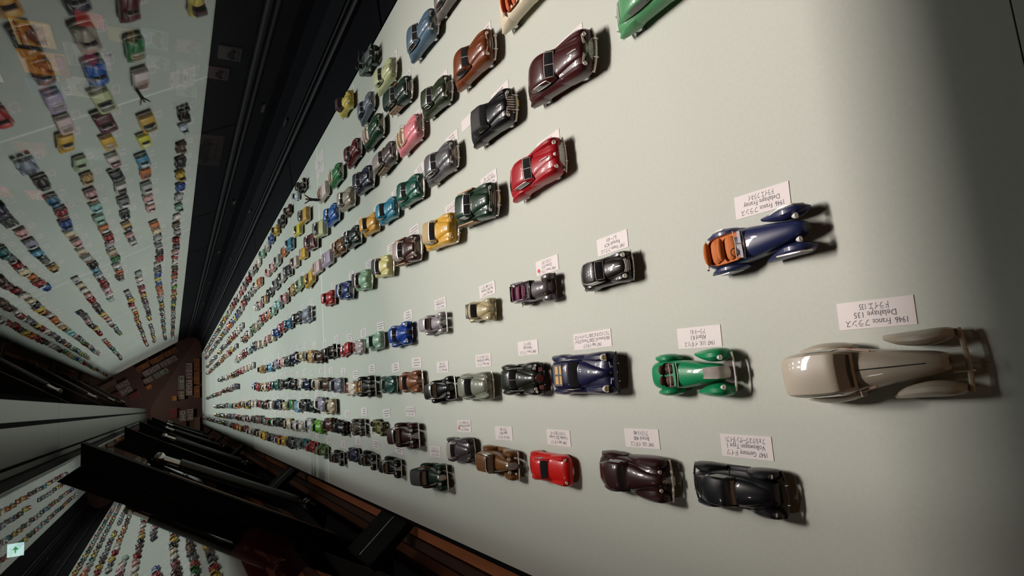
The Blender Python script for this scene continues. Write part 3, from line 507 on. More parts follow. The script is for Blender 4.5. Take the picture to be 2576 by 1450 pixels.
    ('american_convertible', 1.388, 3.085, 0.301, -0.5, '123a22', None, 'e6d8ca', None, 'dark green convertible with white hood'),
    ('woody_wagon', 1.170, 2.902, 0.269, 2.1, '4b4240', '8a8480', None, None, 'brownish grey sedan with silver roof'),
    ('american_sedan', 1.433, 3.512, 0.267, 1.6, '5c0f18', '5c0f18', None, None, 'wine red sedan with chrome grille'),
    ('mouse_car', 1.800, 3.629, 0.261, -4.1, 'd6c25c', '5a1f24', None, None, 'pale yellow small saloon with maroon roof by the dark frame'),
    ('soft_top_coupe', 0.642, 3.046, 0.277, -7.9, 'd8cf8c', '221d1b', None, None, 'pale primrose coupe with black hood'),
    ('woody_coupe', 0.637, 2.662, 0.305, -5.1, '3a1a14', 'a39088', None, None, 'chocolate woody sedan with taupe roof'),
    ('soft_top_coupe', 0.640, 3.428, 0.289, -6.2, '8fb594', '3a2220', None, None, 'mint coupe with dark brown hood'),
    ('american_sedan', 0.650, 3.830, 0.287, -6.7, '1d2d66', '1d2d66', None, None, 'deep blue sedan between the mint coupe and the red saloon'),
    ('compact_saloon', 0.674, 4.295, 0.249, -2.8, 'a81c1a', 'c8302a', None, None, 'scarlet saloon just before the table seam'),
    ('vintage_roadster', 0.666, 5.093, 0.306, -0.5, '9fa8b8', None, '6a7080', None, 'silver roadster just past the table seam'),
    ('compact_saloon', 0.695, 5.503, 0.247, 0.1, '241a18', '241a18', None, None, 'black fastback behind the silver roadster'),
    ('compact_saloon', 0.700, 5.965, 0.235, -1.2, '26688c', '26688c', None, None, 'petrol blue coupe behind the black fastback'),
]
# ---------------------------------------------------------------- materials
MATS = {}
def rgb(h):
    c = [int(h[i:i+2], 16)/255 for i in (0, 2, 4)]
    return tuple(x/12.92 if x <= .04045 else ((x+.055)/1.055)**2.4 for x in c)+(1.0,)

def mat(name, base=(.5, .5, .5, 1), rough=.5, metal=0., coat=0., spec=.5, objcol=False, noise=None, bump=None, emit=None):
    m = bpy.data.materials.new(name); m.use_nodes = True; nt = m.node_tree; b = nt.nodes['Principled BSDF']
    b.inputs['Base Color'].default_value = base; b.inputs['Roughness'].default_value = rough; b.inputs['Metallic'].default_value = metal
    b.inputs['Coat Weight'].default_value = coat; b.inputs['Coat Roughness'].default_value = .04; b.inputs['Specular IOR Level'].default_value = spec
    src = None
    if objcol:
        oi = nt.nodes.new('ShaderNodeObjectInfo'); src = oi.outputs['Color']
        nt.links.new(src, b.inputs['Base Color'])
    if noise:
        sc, lo, hi = noise[:3]
        tc = nt.nodes.new('ShaderNodeTexCoord'); mp = nt.nodes.new('ShaderNodeMapping'); nz = nt.nodes.new('ShaderNodeTexNoise')
        mp.inputs['Scale'].default_value = noise[3] if len(noise) > 3 else (1, 1, 1)
        nz.inputs['Scale'].default_value = sc; nz.inputs['Detail'].default_value = 4
        nt.links.new(tc.outputs['Object'], mp.inputs[0]); nt.links.new(mp.outputs[0], nz.inputs['Vector'])
        mr = nt.nodes.new('ShaderNodeMapRange'); mr.inputs['To Min'].default_value = lo; mr.inputs['To Max'].default_value = hi
        nt.links.new(nz.outputs['Fac'], mr.inputs['Value'])
        mx = nt.nodes.new('ShaderNodeMix'); mx.data_type = 'RGBA'; mx.blend_type = 'MULTIPLY'; mx.inputs['Factor'].default_value = 1
        if src: nt.links.new(src, mx.inputs['A'])
        else: mx.inputs['A'].default_value = base
        nt.links.new(mr.outputs[0], mx.inputs['B']); nt.links.new(mx.outputs['Result'], b.inputs['Base Color'])
        if bump:
            bp = nt.nodes.new('ShaderNodeBump'); bp.inputs['Strength'].default_value = bump; bp.inputs['Distance'].default_value = .002
            nt.links.new(nz.outputs['Fac'], bp.inputs['Height']); nt.links.new(bp.outputs[0], b.inputs['Normal'])
    if emit:
        b.inputs['Emission Color'].default_value = emit[0]; b.inputs['Emission Strength'].default_value = emit[1]
    MATS[name] = m; return m

def glassmat(name, f0, tint=(1, 1, 1, 1), rough=0.0, power=4.0):
    """thin glass: see-through, mirroring more towards grazing angles"""
    m = bpy.data.materials.new(name); m.use_nodes = True; nt = m.node_tree; nt.nodes.clear()
    out = nt.nodes.new('ShaderNodeOutputMaterial'); mix = nt.nodes.new('ShaderNodeMixShader'); lw = nt.nodes.new('ShaderNodeLayerWeight'); lw.inputs['Blend'].default_value = .5
    pw = nt.nodes.new('ShaderNodeMath'); pw.operation = 'POWER'; pw.inputs[1].default_value = power
    mr = nt.nodes.new('ShaderNodeMapRange'); mr.inputs['To Min'].default_value = f0; mr.inputs['To Max'].default_value = 1.0
    nt.links.new(lw.outputs['Facing'], pw.inputs[0]); nt.links.new(pw.outputs[0], mr.inputs['Value'])
    tr = nt.nodes.new('ShaderNodeBsdfTransparent'); tr.inputs[0].default_value = tint
    gl = nt.nodes.new('ShaderNodeBsdfGlossy'); gl.inputs['Roughness'].default_value = rough
    nt.links.new(mr.outputs[0], mix.inputs[0]); nt.links.new(tr.outputs[0], mix.inputs[1]); nt.links.new(gl.outputs[0], mix.inputs[2]); nt.links.new(mix.outputs[0], out.inputs[0])
    MATS[name] = m; return m

mat('paint', rough=.38, coat=.4, spec=.25, objcol=True, noise=(60, .96, 1.04))
mat('fabric', rough=.75, objcol=True, noise=(90, .85, 1.1), bump=.15)
mat('flat', rough=.5, objcol=True)
mat('glass', (.03, .03, .033, 1), .10, spec=.9, coat=.6)
glassmat('clear', .05)
mat('chrome', (.93, .91, .87, 1), .2, .3, coat=.6)
mat('tyre', (.014, .013, .013, 1), .55)
mat('lens', (.72, .70, .66, 1), .1, .55)
mat('amber', (.42, .27, .06, 1), .15, .3, coat=.6)
mat('dark', (.012, .012, .013, 1), .5)
mat('darkpaint', (.02, .02, .024, 1), .2, coat=.4)
mat('redmesh', (.22, .015, .02, 1), .35, coat=.3)
mat('darkred', (.05, .018, .016, 1), .3, coat=.4)
mat('tan', (.33, .17, .09, 1), .4)
mat('matte_metal', (.36, .34, .31, 1), .38, .8)
mat('ribmetal', (.85, .79, .70, 1), .28, .8, noise=(180, .55, 1.1, (6, .3, .3)), bump=.5)
mat('wood', (.20, .09, .035, 1), .4, coat=.3, noise=(25, .7, 1.2, (1, .15, 1)))
mat('woodlight', (.50, .30, .13, 1), .4, coat=.3, noise=(25, .8, 1.15, (1, .15, 1)))
mat('card', (.66, .61, .595, 1), .6)
mat('print_grey', (.20, .19, .21, 1), .6)
mat('ink', (.05, .045, .06, 1), .6)
mat('red_ink', (.55, .02, .02, 1), .6)
mat('board', (.50, .53, .47, 1), .7, spec=.15, noise=(260, .93, 1.05), bump=.03)
mat('joint', (.80, .83, .79, 1), .4)
mat('navy', (.0018, .002, .0038, 1), .7, spec=.04)
mat('navy_edge', (.006, .006, .008, 1), .5, spec=.15)
mat('black_metal', (.0022, .0022, .0028, 1), .6, 0, spec=.08)
mat('black_cylinder', (.005, .005, .005, 1), .3, 0, spec=.5)
mat('steel', (.55, .54, .51, 1), .25, 1.0)
mat('ceiling_metal', (.13, .125, .118, 1), .28, 1.0, noise=(9, .8, 1.1, (6, .4, 1)))
mat('oak', (.17, .075, .035, 1), .45, objcol=True, noise=(14, .75, 1.2, (3, .3, 1)))
mat('wall_dark', (.018, .016, .018, 1), .6, noise=(3, .8, 1.2))
mat('wall_brown', (.06, .03, .02, 1), .6, noise=(3, .8, 1.2))
mat('carpet', (.05, .035, .028, 1), .9, noise=(40, .8, 1.2))
mat('print', rough=.45, objcol=True, noise=(6, .85, 1.1))
mat('exit_white', (.75, .95, .93, 1), .5, emit=((.62, .95, .92, 1), 1.5))
mat('exit_green', (.02, .55, .22, 1), .5, emit=((.02, .5, .16, 1), .9))
glassmat('pane', .045, (.97, .98, .975, 1), 0, 3.6)

# ---------------------------------------------------------------- object helpers
def mesh_of(name, vf, mats, smooth=False, idx=None, k=1.0):
    me = bpy.data.meshes.new(name)
    me.from_pydata([(x*k, y*k, z*k) for x, y, z in vf[0]], [], vf[1])
    for m in (mats if isinstance(mats, (list, tuple)) else [mats]): me.materials.append(MATS[m])
    if idx: me.polygons.foreach_set('material_index', idx)
    if smooth:
        me.polygons.foreach_set('use_smooth', [True]*len(me.polygons)); me.set_sharp_from_angle(angle=math.radians(38))
    me.validate(); me.update(); return me

def link(name, me, parent=None, loc=None, rz=0, color=None):
    o = bpy.data.objects.new(name, me); col.objects.link(o)
    if parent: o.parent = parent
    if loc: o.location = loc
    if rz: o.rotation_euler = (0, 0, rz)
    if color: o.color = color
    return o

def tag(o, label=None, cat=None, group=None, kind=None):
    if label: o['label'] = label
    if cat: o['category'] = cat
    if group: o['group'] = group
    if kind: o['kind'] = kind
    return o

def thing(name, label, cat, loc=(0, 0, 0), rz=0, group=None):
    o = bpy.data.objects.new(name, None); col.objects.link(o); o.empty_display_size = .02
    o.location = [c*U for c in loc]; o.rotation_euler = (0, 0, rz); return tag(o, label, cat, group)

def prism(prof, y0, y1):
    """closed XZ profile swept along Y"""
    n = len(prof); v = [(x, y0, z) for x, z in prof]+[(x, y1, z) for x, z in prof]
    f = [(i, (i+1) % n, n+(i+1) % n, n+i) for i in range(n)]+[tuple(range(n-1, -1, -1)), tuple(range(n, 2*n))]
    return v, f

def piece(name, vf, m, parent=None, smooth=False, color=None, loc=None):
    return link(name, mesh_of(name, vf, m, smooth, k=U), parent, loc, 0, color)
# ---------------------------------------------------------------- the showcase
TX0, TX1, TY0, TY1 = -.61, 1.94, -.45, 24.9
SEAM0, PITCH = 4.69, 4.37
table = thing('display_table', 'long pale sage green display board carrying the rows of model cars', 'display table', (0, 0, 0))
edges = [TY0]+[SEAM0+PITCH*(k-1) for k in range(0, 7) if TY0+.2 < SEAM0+PITCH*(k-1) < TY1-.3]+[TY1]
for a, b in zip(edges[:-1], edges[1:]):
    piece('board_panel', box(((TX0+TX1)/2, (a+b)/2, -.04), (TX1-TX0, b-a-.022, .08)), 'board', table)
for a in edges[1:-1]:
    if a > 1: piece('joint_strip', box(((TX0+TX1)/2, a, -.0402), (TX1-TX0, .021, .08)), 'joint', table)
    else: piece('joint_strip', box(((TX0+TX1)/2, a, -.041), (TX1-TX0, .018, .08)), 'board', table)
piece('front_edge_trim', box((TX0-.012, (TY0+TY1)/2, -.06), (.02, TY1-TY0, .11)), 'black_metal', table)

# reader-side frame: plates, rail, glazing bed
frame = thing('glazing_frame', 'dark navy metal frame running along the table under the sloping glass', 'frame', (0, 0, 0))
joints = [-.45, .95, 2.95, 5.75, 8.55, 10.6, 13.4, 16.2, 19.0, 21.8, 24.9]
for a, b in zip(joints[:-1], joints[1:]):
    piece('base_plate', prism([(1.945, -.06), (1.945, .005), (2.24, .03), (2.24, -.06)], a+.012, b-.012), 'navy', frame)
piece('base_channel', prism([(1.95, -.08), (1.95, -.04), (2.5, -.02), (2.5, -.08)], -.45, 24.9), 'black_metal', frame)
piece('rail', prism([(2.245, -.02), (2.245, .055), (2.262, .062), (2.285, .062), (2.30, .05), (2.30, -.02)], -.45, 24.9), 'navy_edge', frame)
piece('rail', prism([(2.312, -.02), (2.312, .068), (2.33, .072), (2.345, .068), (2.345, -.02)], -.45, 24.9), 'navy_edge', frame)
piece('glazing_bed', prism([(2.35, -.02), (2.35, .075), (2.44, .125), (2.485, .183), (2.56, .186), (2.56, -.02)], -.45, 24.9), 'navy', frame)
for yy in (2.2, 5.0, 7.8, 10.6, 13.4, 16.2):
    piece('slot', box((2.405, yy+.35, .107), (.03, .16, .03)), 'dark', frame)

def strip_between(p, q, y0, y1, t):
    dx, dz = q[0]-p[0], q[1]-p[1]; L = math.hypot(dx, dz); nx, nz = -dz/L*t/2, dx/L*t/2
    return prism([(p[0]+nx, p[1]+nz), (p[0]-nx, p[1]-nz), (q[0]-nx, q[1]-nz), (q[0]+nx, q[1]+nz)], y0, y1)
RG0, RG1 = (2.492, .1905), (.085, 1.606)
glassR = thing('sloping_glass', 'sloping glass front mirroring the rows of model cars', 'glass', (0, 0, 0))
piece('glass_pane', strip_between(RG0, RG1, -.45, 24.95, .004), 'pane', glassR)
tag(piece('end_shade_board', box((1.0, .655, 1.66), (3.4, 2.35, .03)), 'black_metal'), 'unseen black board added to shade the near end of the showcase', 'shade board')  # unseen light blocker, added to cast the shadow over the table end
# back lid glass with rafters and gas struts
NA = math.radians(151.2); NL = (math.cos(NA), math.sin(NA)); DL = .99
def onL(z, off=0.0):
    return ((DL-off-NL[1]*z)/NL[0], z)
lid = thing('back_glass', 'steep glass back of the showcase held by black rafters', 'glass', (0, 0, 0))
piece('glass_pane', strip_between(onL(-.62), onL(1.595), -.45, 24.95, .004), 'pane', lid)
for yy in [4.98+PITCH*k for k in range(-1, 5)]:
    if yy < 2: continue
    a0, a1, b1, b0 = onL(-.62, .004), onL(1.50, .004), onL(1.50, .13), onL(-.62, .13)
    ra = piece('rafter', prism([a0, a1, b1, b0], yy-.09, yy+.09), 'black_metal', lid)
    c0, c1 = onL(-.1, .134), onL(1.0, .134)
    piece('rafter_strip', strip_between(c0, c1, yy+.03, yy+.05, .006), 'steel', ra)
piece('bottom_rail', prism([onL(-.62, .0), onL(-.50, .0), onL(-.50, .12), onL(-.62, .12)], -.45, 24.95), 'black_metal', lid)
piece('top_rail', prism([onL(1.575, .003), onL(1.61, .003), onL(1.61, .022), onL(1.575, .022)], -.45, 24.95), 'black_metal', lid)

def strut_parts(yo, parent):
    up = (-.33, yo, 1.065); lo = (-.82, yo, .045)
    d = [lo[i]-up[i] for i in range(3)]
    at = lambda t: tuple(up[i]+d[i]*t for i in range(3))
    cy = piece('cylinder', tube([at(.12), at(.125), at(.91), at(.915)], [.022, .034, .034, .024], 14), 'black_cylinder', parent, True)
    piece('rod', tube([at(.02), at(.13)], .021, 12), 'steel', parent, True)
    piece('ball_joint', ball(up, (.036, .036, .036), 12, 8), 'steel', parent, True)
    pts = [(lo[0]+.032*math.cos(a), lo[1], lo[2]+.032*math.sin(a)) for a in [2*math.pi*k/12 for k in range(12)]]
    e = piece('eyelet', tube(pts, .011, 6, True), 'steel', parent, True)
    piece('shank', tube([at(.90), at(.965)], .015, 8), 'steel', parent, True)
    br = box((up[0]-.065, up[1]+.0, up[2]+.015), (.12, .05, .085)); piece('upper_bracket', br, 'black_metal', parent)
    v, f = prism([(lo[0]+.012, lo[2]+.012), (lo[0]-.05, lo[2]+.02), (lo[0]-.20, lo[2]-.10), (lo[0]-.05, lo[2]-.13)], yo-.035, yo-.02)
    piece('clevis', (v, f), 'black_metal', parent)
names = ['nearest the table end', 'second from the near table end', 'third from the near table end', 'fourth from the near table end', 'last before the plate wall']
for k in range(5):
    for j, dy in enumerate((0, .10)):
        y0 = 5.2+PITCH*k
        s = thing('gas_strut', 'gas strut propping the back glass, %s, %s of its pair' % (names[k], ('nearer', 'farther')[j]), 'gas strut', (0, 0, 0), group='gas struts of the back glass')
        strut_parts(y0+dy, s)
for k in range(5):
    y0 = (2.98, 6.05, 10.6, 14.9, 19.3)[k]
    cb = thing('cross_bar', 'black bracket plate rising from the table edge, %s' % names[k], 'bracket', group='bracket plates along the table edge')
    piece('plate', prism([(-.625, -.06), (-.625, .0), (-.785, .195), (-.82, .17)], y0, y0+.42), 'black_metal', cb)
    piece('plate_edge', prism([(-.627, .002), (-.63, .010), (-.775, .187), (-.78, .185)], y0+.20, y0+.21), 'steel', cb)

# metal ceiling of the showcase
ceil = tag(piece('ceiling', box((-.10, 12.2, 1.70), (.48, 25.6, .03)), 'black_metal'), kind='structure')
for x0, x1, z in ((.005, .10, 1.60), (-.178, -.018, 1.60), (-.218, -.19, 1.59), (-.245, -.228, 1.60)):
    for a, b in ((-.45, 4.69), (4.69, 9.06), (9.06, 13.43), (13.43, 17.8), (17.8, 24.9)):
        piece('metal_panel', box(((x0+x1)/2, (a+b)/2, z), (x1-x0, b-a-.004, .012)), 'ceiling_metal', ceil)

# wooden ledge below the back edge
ledge = thing('wooden_ledge', 'brown wooden boards below the back edge of the table', 'ledge', (0, 0, -.72))
tones = ['8c5a3c', '3c261a', '9a6444', '4a2c1e', 'a0603a', '3a2418', '92583a', '4c3020', 'a05a30']
for i, t in enumerate(tones):
    x = -.72-.095*i
    if x > -1.5: piece('plank', box((x, 12.2, .02*(i % 2)), (.088, 25.4, .04)), 'oak', ledge, False, rgb(t))

# ---------------------------------------------------------------- the room
tag(piece('floor', box((1.5, 11, -2.05), (24, 42, .1)), 'carpet'), kind='structure')
wr = tag(piece('wall_right', box((5.1, 13, 2.27), (.16, 36, 8.64)), 'wall_dark'), kind='structure')
wf = tag(piece('wall_far', box((0.8, 26.2, 2.27), (16, .16, 8.64)), 'wall_brown'), kind='structure')
tag(piece('wall_left', box((-8.6, 11, 2.27), (.16, 42, 8.64)), 'wall_brown'), kind='structure')
tag(piece('table_base', box((.8, 12.3, -1.05), (2.3, 24.6, 1.9)), 'black_metal'), 'black plinth carrying the display table', 'plinth')

# exit sign beyond the back glass
ex = thing('exit_sign', 'white illuminated exit sign with green arrow seen through the back glass', 'exit sign', (-3.07, 20.0, 4.16))
piece('housing', box((0, .04, .165), (.34, .06, .35)), 'navy', ex)
piece('light_panel', box((0, 0, .165), (.31, .02, .33)), 'exit_white', ex)
ar = [(-.08, .15), (.0, .15), (.0, .10), (.09, .165), (.0, .23), (.0, .18), (-.08, .18)]
v, f = prism(ar, -.018, -.011); piece('arrow', (v, f), 'exit_green', ex)
piece('hanger', tube([(0, .04, .34), (0, .04, 2.38)], .012, 6), 'navy', ex)
tag(piece('ceiling_hall', box((1.5, 11, 6.6), (24, 42, .1)), 'wall_dark'), kind='structure')
# ---------------------------------------------------------------- model cars
STY = style_library()
MAPM = {'paintbump': ('paint', 'paint'), 'paintgrille': ('paint', 'paint')}
PROTO = {}; JOINED = {}
def proto(style):
    if style not in PROTO:
        out = []
        for p in STY[style]:
            m, c = MAPM.get(p['mat'], (p['mat'], p['col']))
            me = mesh_of(p['name'], (p['v'], p['f']), m, p['smooth'])
            out.append((p['name'], me, c, p['parent']))
        PROTO[style] = out
    return PROTO[style]

def joined(style, two):
    """the whole car as one mesh, for the cars too far off to show their parts"""
    key = (style, two)
    if key not in JOINED:
        v = []; f = []; idx = []; slots = []
        for p in STY[style]:
            if p['name'] in ('overrider', 'window_trim', 'steering_wheel', 'licence_plate', 'dashboard', 'lens'): continue
            m, c = MAPM.get(p['mat'], (p['mat'], p['col']))
            if c == 'roof' and two: m = two
            if m == 'fabric' and c in ('seat', 'top'): m = 'card' if two == 'card' else 'tan'
            if m not in slots: slots.append(m)
            k = len(v); v += p['v']; f += [tuple(i+k for i in q) for q in p['f']]; idx += [slots.index(m)]*len(p['f'])
        JOINED[key] = mesh_of('model_car', (v, f), slots, True, idx)
    return JOINED[key]

DARK = (.012, .011, .011, 1)
def place_car(style, x, y, L, yaw, cols, label, group=None):
    o = thing('model_car', label, 'model car', (x, y, 0), math.radians(yaw), group)
    o.scale = (L*U,)*3
    made = []
    for nm, me, c, par in proto(style):
        ch = link(nm, me, o if par is None else made[par])
        if c == 'dark': ch.color = DARK
        elif c: ch.color = cols.get(c) or cols['paint']
        made.append(ch)
    return o

for (style, x, y, L, yaw, paint, roof, seat, plate, label) in CARS:
    cols = dict(paint=rgb(paint), roof=rgb(roof or paint), seat=rgb(seat or '8a7a60'), top=rgb('d8cbb8'), plate=rgb(plate or 'c9c4ba'))
    place_car(style, x, y, L, yaw, cols, label, 'model cars near the end of the table')

NAMED = dict(red='9c1a1c', crimson='7a1220', maroon='4a1418', teal='2a6c66', grey='6a6a6c', silver='b4b2b0', black='0e0d0d', cream='dccbaa', yellow='d8b13a', brown='4e3222', navy='1c2444', orange='cc6a22', white='e4dad2',
             green='2f7a3c', darkgreen='16301f', mint='9cc4ac', lilac='9a94a8', beige='b3a489', skyblue='6fa6c0', blue='24509c', pink='d9a3a0', tan='c09860', lime='6fae3e', bronze='5a4430', aqua='8fc4c4', lemon='dcd040')
WORD = dict(darkgreen='dark green', skyblue='sky blue', navy='navy blue', lime='lime green')
VIN = ['vintage_saloon', 'vintage_two_tone', 'vintage_roadster', 'heart_coupe', 'sports_coupe', 'beetle']
MOD = ['fifties_sedan', 'fifties_sedan', 'compact_saloon', 'fifties_convertible', 'american_sedan', 'sports_coupe']
SML = ['sports_coupe', 'sports_roadster', 'compact_saloon', 'beetle', 'mouse_car', 'berlinetta']
KIND = dict(vintage_saloon='upright saloon', vintage_two_tone='vintage saloon', vintage_roadster='vintage roadster', heart_coupe='streamlined coupe', sports_coupe='sports coupe', beetle='rounded saloon', fifties_sedan='fifties sedan',
            compact_saloon='rounded fastback', fifties_convertible='open convertible', american_sedan='chrome-fronted sedan', sports_roadster='open roadster', mouse_car='tiny saloon', berlinetta='low berlinetta')
# row: (description, [(x, y)...] polyline, [gaps], step, styles, colours from the near end)
ROWS = [
 ('row by the struts', [(-.37, 5.05), (-.38, 7), (-.37, 10), (-.35, 14), (-.34, 23.6)], [], .36, VIN, 'red teal grey black yellow red grey bronze yellow cream black silver white red red navy yellow orange red maroon'),
 ('second strut-side row', [(-.20, 4.46), (-.22, 6), (-.21, 9), (-.2, 14), (-.2, 17)], [], .34, VIN, 'brown lime silver white silver cream black darkgreen green red grey brown bronze brown white red grey grey yellow red white brown'),
 ('third strut-side row', [(-.055, 4.40), (-.05, 6), (-.01, 9), (.0, 17.2)], [], .335, SML, 'beige lilac darkgreen black skyblue green cream navy black white brown maroon crimson white cream black yellow red white orange orange cream tan yellow'),
 ('middle row', [(.09, 4.5), (.13, 5.6), (.18, 7.5), (.215, 9.0)], [], .33, SML, 'bronze beige navy white black black brown teal grey red cream orange red blue silver'),
 ('middle-side row', [(.31, 4.68), (.36, 5.6), (.40, 8.35)], [], .36, VIN, 'brown tan cream navy darkgreen pink lilac skyblue grey tan'),
 ('far middle-side row', [(.51, 9.0), (.53, 12), (.58, 15.6)], [], .40, SML, 'silver cream white pink red maroon brown black yellow orange'),
 ('short far row', [(.31, 11.2), (.29, 14), (.27, 20.8)], [(14.4, 15.4)], .42, SML, 'navy grey pink maroon brown yellow red'),
 ('fifth frame-side row', [(.705, 6.35), (.70, 7.2), (.735, 9), (.74, 11.3)], [], .37, MOD, 'red blue cream pink cream silver black skyblue silver red crimson pink white'),
 ('fourth frame-side row', [(.98, 5.78), (.97, 6.7), (.98, 8.5), (.96, 10)], [], .37, MOD, 'tan pink aqua mint orange red silver beige green white orange bronze'),
 ('far fourth frame-side row', [(.98, 11.3), (.98, 20.5)], [], .40, SML, 'silver navy yellow red white cream orange'),
 ('third frame-side row', [(1.205, 6.3), (1.19, 7.3), (1.21, 8.55)], [], .40, MOD, 'white grey black tan pink silver'),
 ('far third frame-side row', [(1.19, 10.3), (1.2, 14), (1.2, 20.5)], [(15.6, 16.6)], .38, SML, 'silver white white red red yellow brown maroon'),
 ('second frame-side row', [(1.43, 6.15), (1.45, 7.2), (1.51, 9.2), (1.46, 11), (1.48, 15), (1.5, 21.5)], [(7.55, 7.95)], .385, MOD, 'orange silver pink pink orange cream silver grey black red white grey blue lemon blue orange orange red'),
 ('row along the frame', [(1.76, 5.85), (1.74, 8), (1.73, 12), (1.73, 22.5)], [], .37, SML, 'bronze black yellow blue silver mint white bronze silver red grey pink red white brown red orange grey white lime red yellow'),
]
def along(pl, y):
    for (x0, y0), (x1, y1) in zip(pl[:-1], pl[1:]):
        if y <= y1: return x0+(x1-x0)*(y-y0)/(y1-y0)
    return pl[-1][0]
FAR = []
for desc, pl, gaps, step, sts, cs in ROWS:
    y = pl[0][1]; i = 0; cs = cs.split()
    while y < pl[-1][1]:
        if not any(a < y < b for a, b in gaps):
            cn = cs[i] if i < len(cs) else random.choice(list(NAMED)); i += 1
            FAR.append((along(pl, y)+random.uniform(-.012, .012), y, random.choice(sts), cn, desc, random.uniform(-4, 3)))
        y += step*random.uniform(.9, 1.12)
FAR.sort(key=lambda t: t[1])
def section(y):
    n = int((y-SEAM0)//PITCH)
    return ['past the first seam', 'past the second seam', 'past the third seam', 'past the fourth seam', 'by the plate wall'][max(0, min(4, n))]
def jitter(c):
    r = rgb(NAMED[c]); k = random.uniform(.85, 1.15); return tuple(min(1, q*k) for q in r[:3])+(1,)
NIND = 298-len(CARS)
SEEN = set(); PREV = {}
for n, (x, y, st, cn, desc, yaw) in enumerate(FAR[:NIND]):
    lab = '%s %s model, %s, %s' % (WORD.get(cn, cn), KIND[st], desc, section(y))
    if lab in SEEN: lab = '%s %s model behind the %s, %s' % (WORD.get(cn, cn), KIND[st], PREV.get(desc, 'seam'), desc)
    SEEN.add(lab); PREV[desc] = '%s %s' % (WORD.get(cn, cn), KIND[st])
    L = random.uniform(.225, .27) if st in MOD else random.uniform(.2, .245)
    if y < 6.6:
        c = jitter(cn); rf = random.choice([c, c, rgb('ddd3c8'), rgb('2a2624')]) if st in MOD else c
        place_car(st, x, y, L, yaw, dict(paint=c, roof=rf, seat=rgb('a08468'), top=rgb('d8cbb8'), plate=rgb('c9c4ba')), lab, 'model cars in the far rows')
    else:
        o = link('model_car', joined(st, random.choice([None, None, 'card', 'darkpaint'])), None, (x*U, y*U, 0), math.radians(yaw), jitter(cn)); o.scale = (L*U,)*3
        tag(o, lab, 'model car', 'model cars in the far rows')
# the remaining hundred and more far cars, a few pixels each, in one mesh
if len(FAR) > NIND:
    lv = []; lf = []; lc = []; li = []
    bs = [ring(yy, hw, zb, zt, 3, 8) for yy, hw, zb, zt in ((-.49, .15, .08, .15), (-.45, .18, .05, .19), (.1, .185, .05, .21), (.42, .17, .05, .19), (.49, .12, .08, .13))]
    cb = cabin([(-.12, .14, .2, .207), (-.04, .145, .2, .3), (.15, .14, .2, .3), (.28, .11, .2, .21)])
    bm = loft(bs); wm = join(*[lathe_x((s*.165, yy, .06), [(-.015, .06), (.015, .06)], 8, s) for s in (-1, 1) for yy in (-.3, .3)]); cm = box((0, -.5, .09), (.34, .03, .03))
    for x, y, st, cn, desc, yaw in FAR[NIND:]:
        c = jitter(cn)
        for vf, mi in ((bm, 0), (cb[:2], 0), (wm, 2), (cm, 3), (subset(cb[0], cb[1], [q for j, q in enumerate(cb[1]) if (j % 12) not in (5, 6) and (j // 12) != 1 or (j % 12) in (1, 2, 9, 10)], .004), 1)):
            k = len(lv); lv += [((x+a*.235)*U, (y+b*.235)*U, h*.235*U) for a, b, h in vf[0]]
            lf += [tuple(i+k for i in q) for q in vf[1]]; li += [mi]*len(vf[1]); lc += [c]*len(vf[1])
    m = bpy.data.materials.new('many_paints'); m.use_nodes = True; b = m.node_tree.nodes['Principled BSDF']; b.inputs['Roughness'].default_value = .2; b.inputs['Coat Weight'].default_value = .6
    at = m.node_tree.nodes.new('ShaderNodeAttribute'); at.attribute_name = 'paint'; m.node_tree.links.new(at.outputs['Color'], b.inputs['Base Color']); MATS['many_paints'] = m
    me = mesh_of('distant_model_cars', (lv, lf), ['many_paints', 'glass', 'tyre', 'chrome'], True, li)
    if len(me.polygons) == len(lc):
        ca = me.color_attributes.new('paint', 'FLOAT_COLOR', 'CORNER'); buf = []
        for p in me.polygons: buf += list(lc[p.index])*p.loop_total
        ca.data.foreach_set('color', buf)
    tag(link('distant_model_cars', me), 'many tiny model cars crowding the far end of the table', 'model cars', kind='stuff')
print('far cars', len(FAR), 'near', len(CARS))

# ---------------------------------------------------------------- name cards
def text_mesh(txt, size, align='CENTER', key=[0]):
    cu = bpy.data.curves.new('lettering', 'FONT'); cu.body = txt; cu.size = size; cu.align_x = align; cu.align_y = 'CENTER'; cu.space_line = .95; cu.resolution_u = 2
    o = bpy.data.objects.new('lettering', cu); col.objects.link(o); bpy.context.view_layer.update()
    me = bpy.data.meshes.new_from_object(o.evaluated_get(bpy.context.evaluated_depsgraph_get()))
    bpy.data.objects.remove(o); bpy.data.curves.remove(cu); return me

def lettering(lines, w, h, m, thick=0):
    """lines squeezed to fit a w by h card; returns a mesh in metres, text right = +X"""
    n = len(lines); lh = h*.86/n; vv = []; ff = []
    for i, (t, frac) in enumerate(lines):
        me = text_mesh(t, 1.0)
        xs = [v.co.x for v in me.vertices]; ys = [v.co.y for v in me.vertices]
        if not xs: continue
        x0, x1, y0, y1 = min(xs), max(xs), -.28, .48
        sx = w*frac/(x1-x0); sy = lh*.80/(y1-y0); yc = h*.43-lh*(i+.5)
        k = len(vv); vv += [((v.co.x-(x0+x1)/2)*sx, yc+(v.co.y-.02)*sy, 0) for v in me.vertices]
        ff += [tuple(j+k for j in p.vertices) for p in me.polygons]
        bpy.data.meshes.remove(me)
    return mesh_of('lettering', (vv, ff), m)

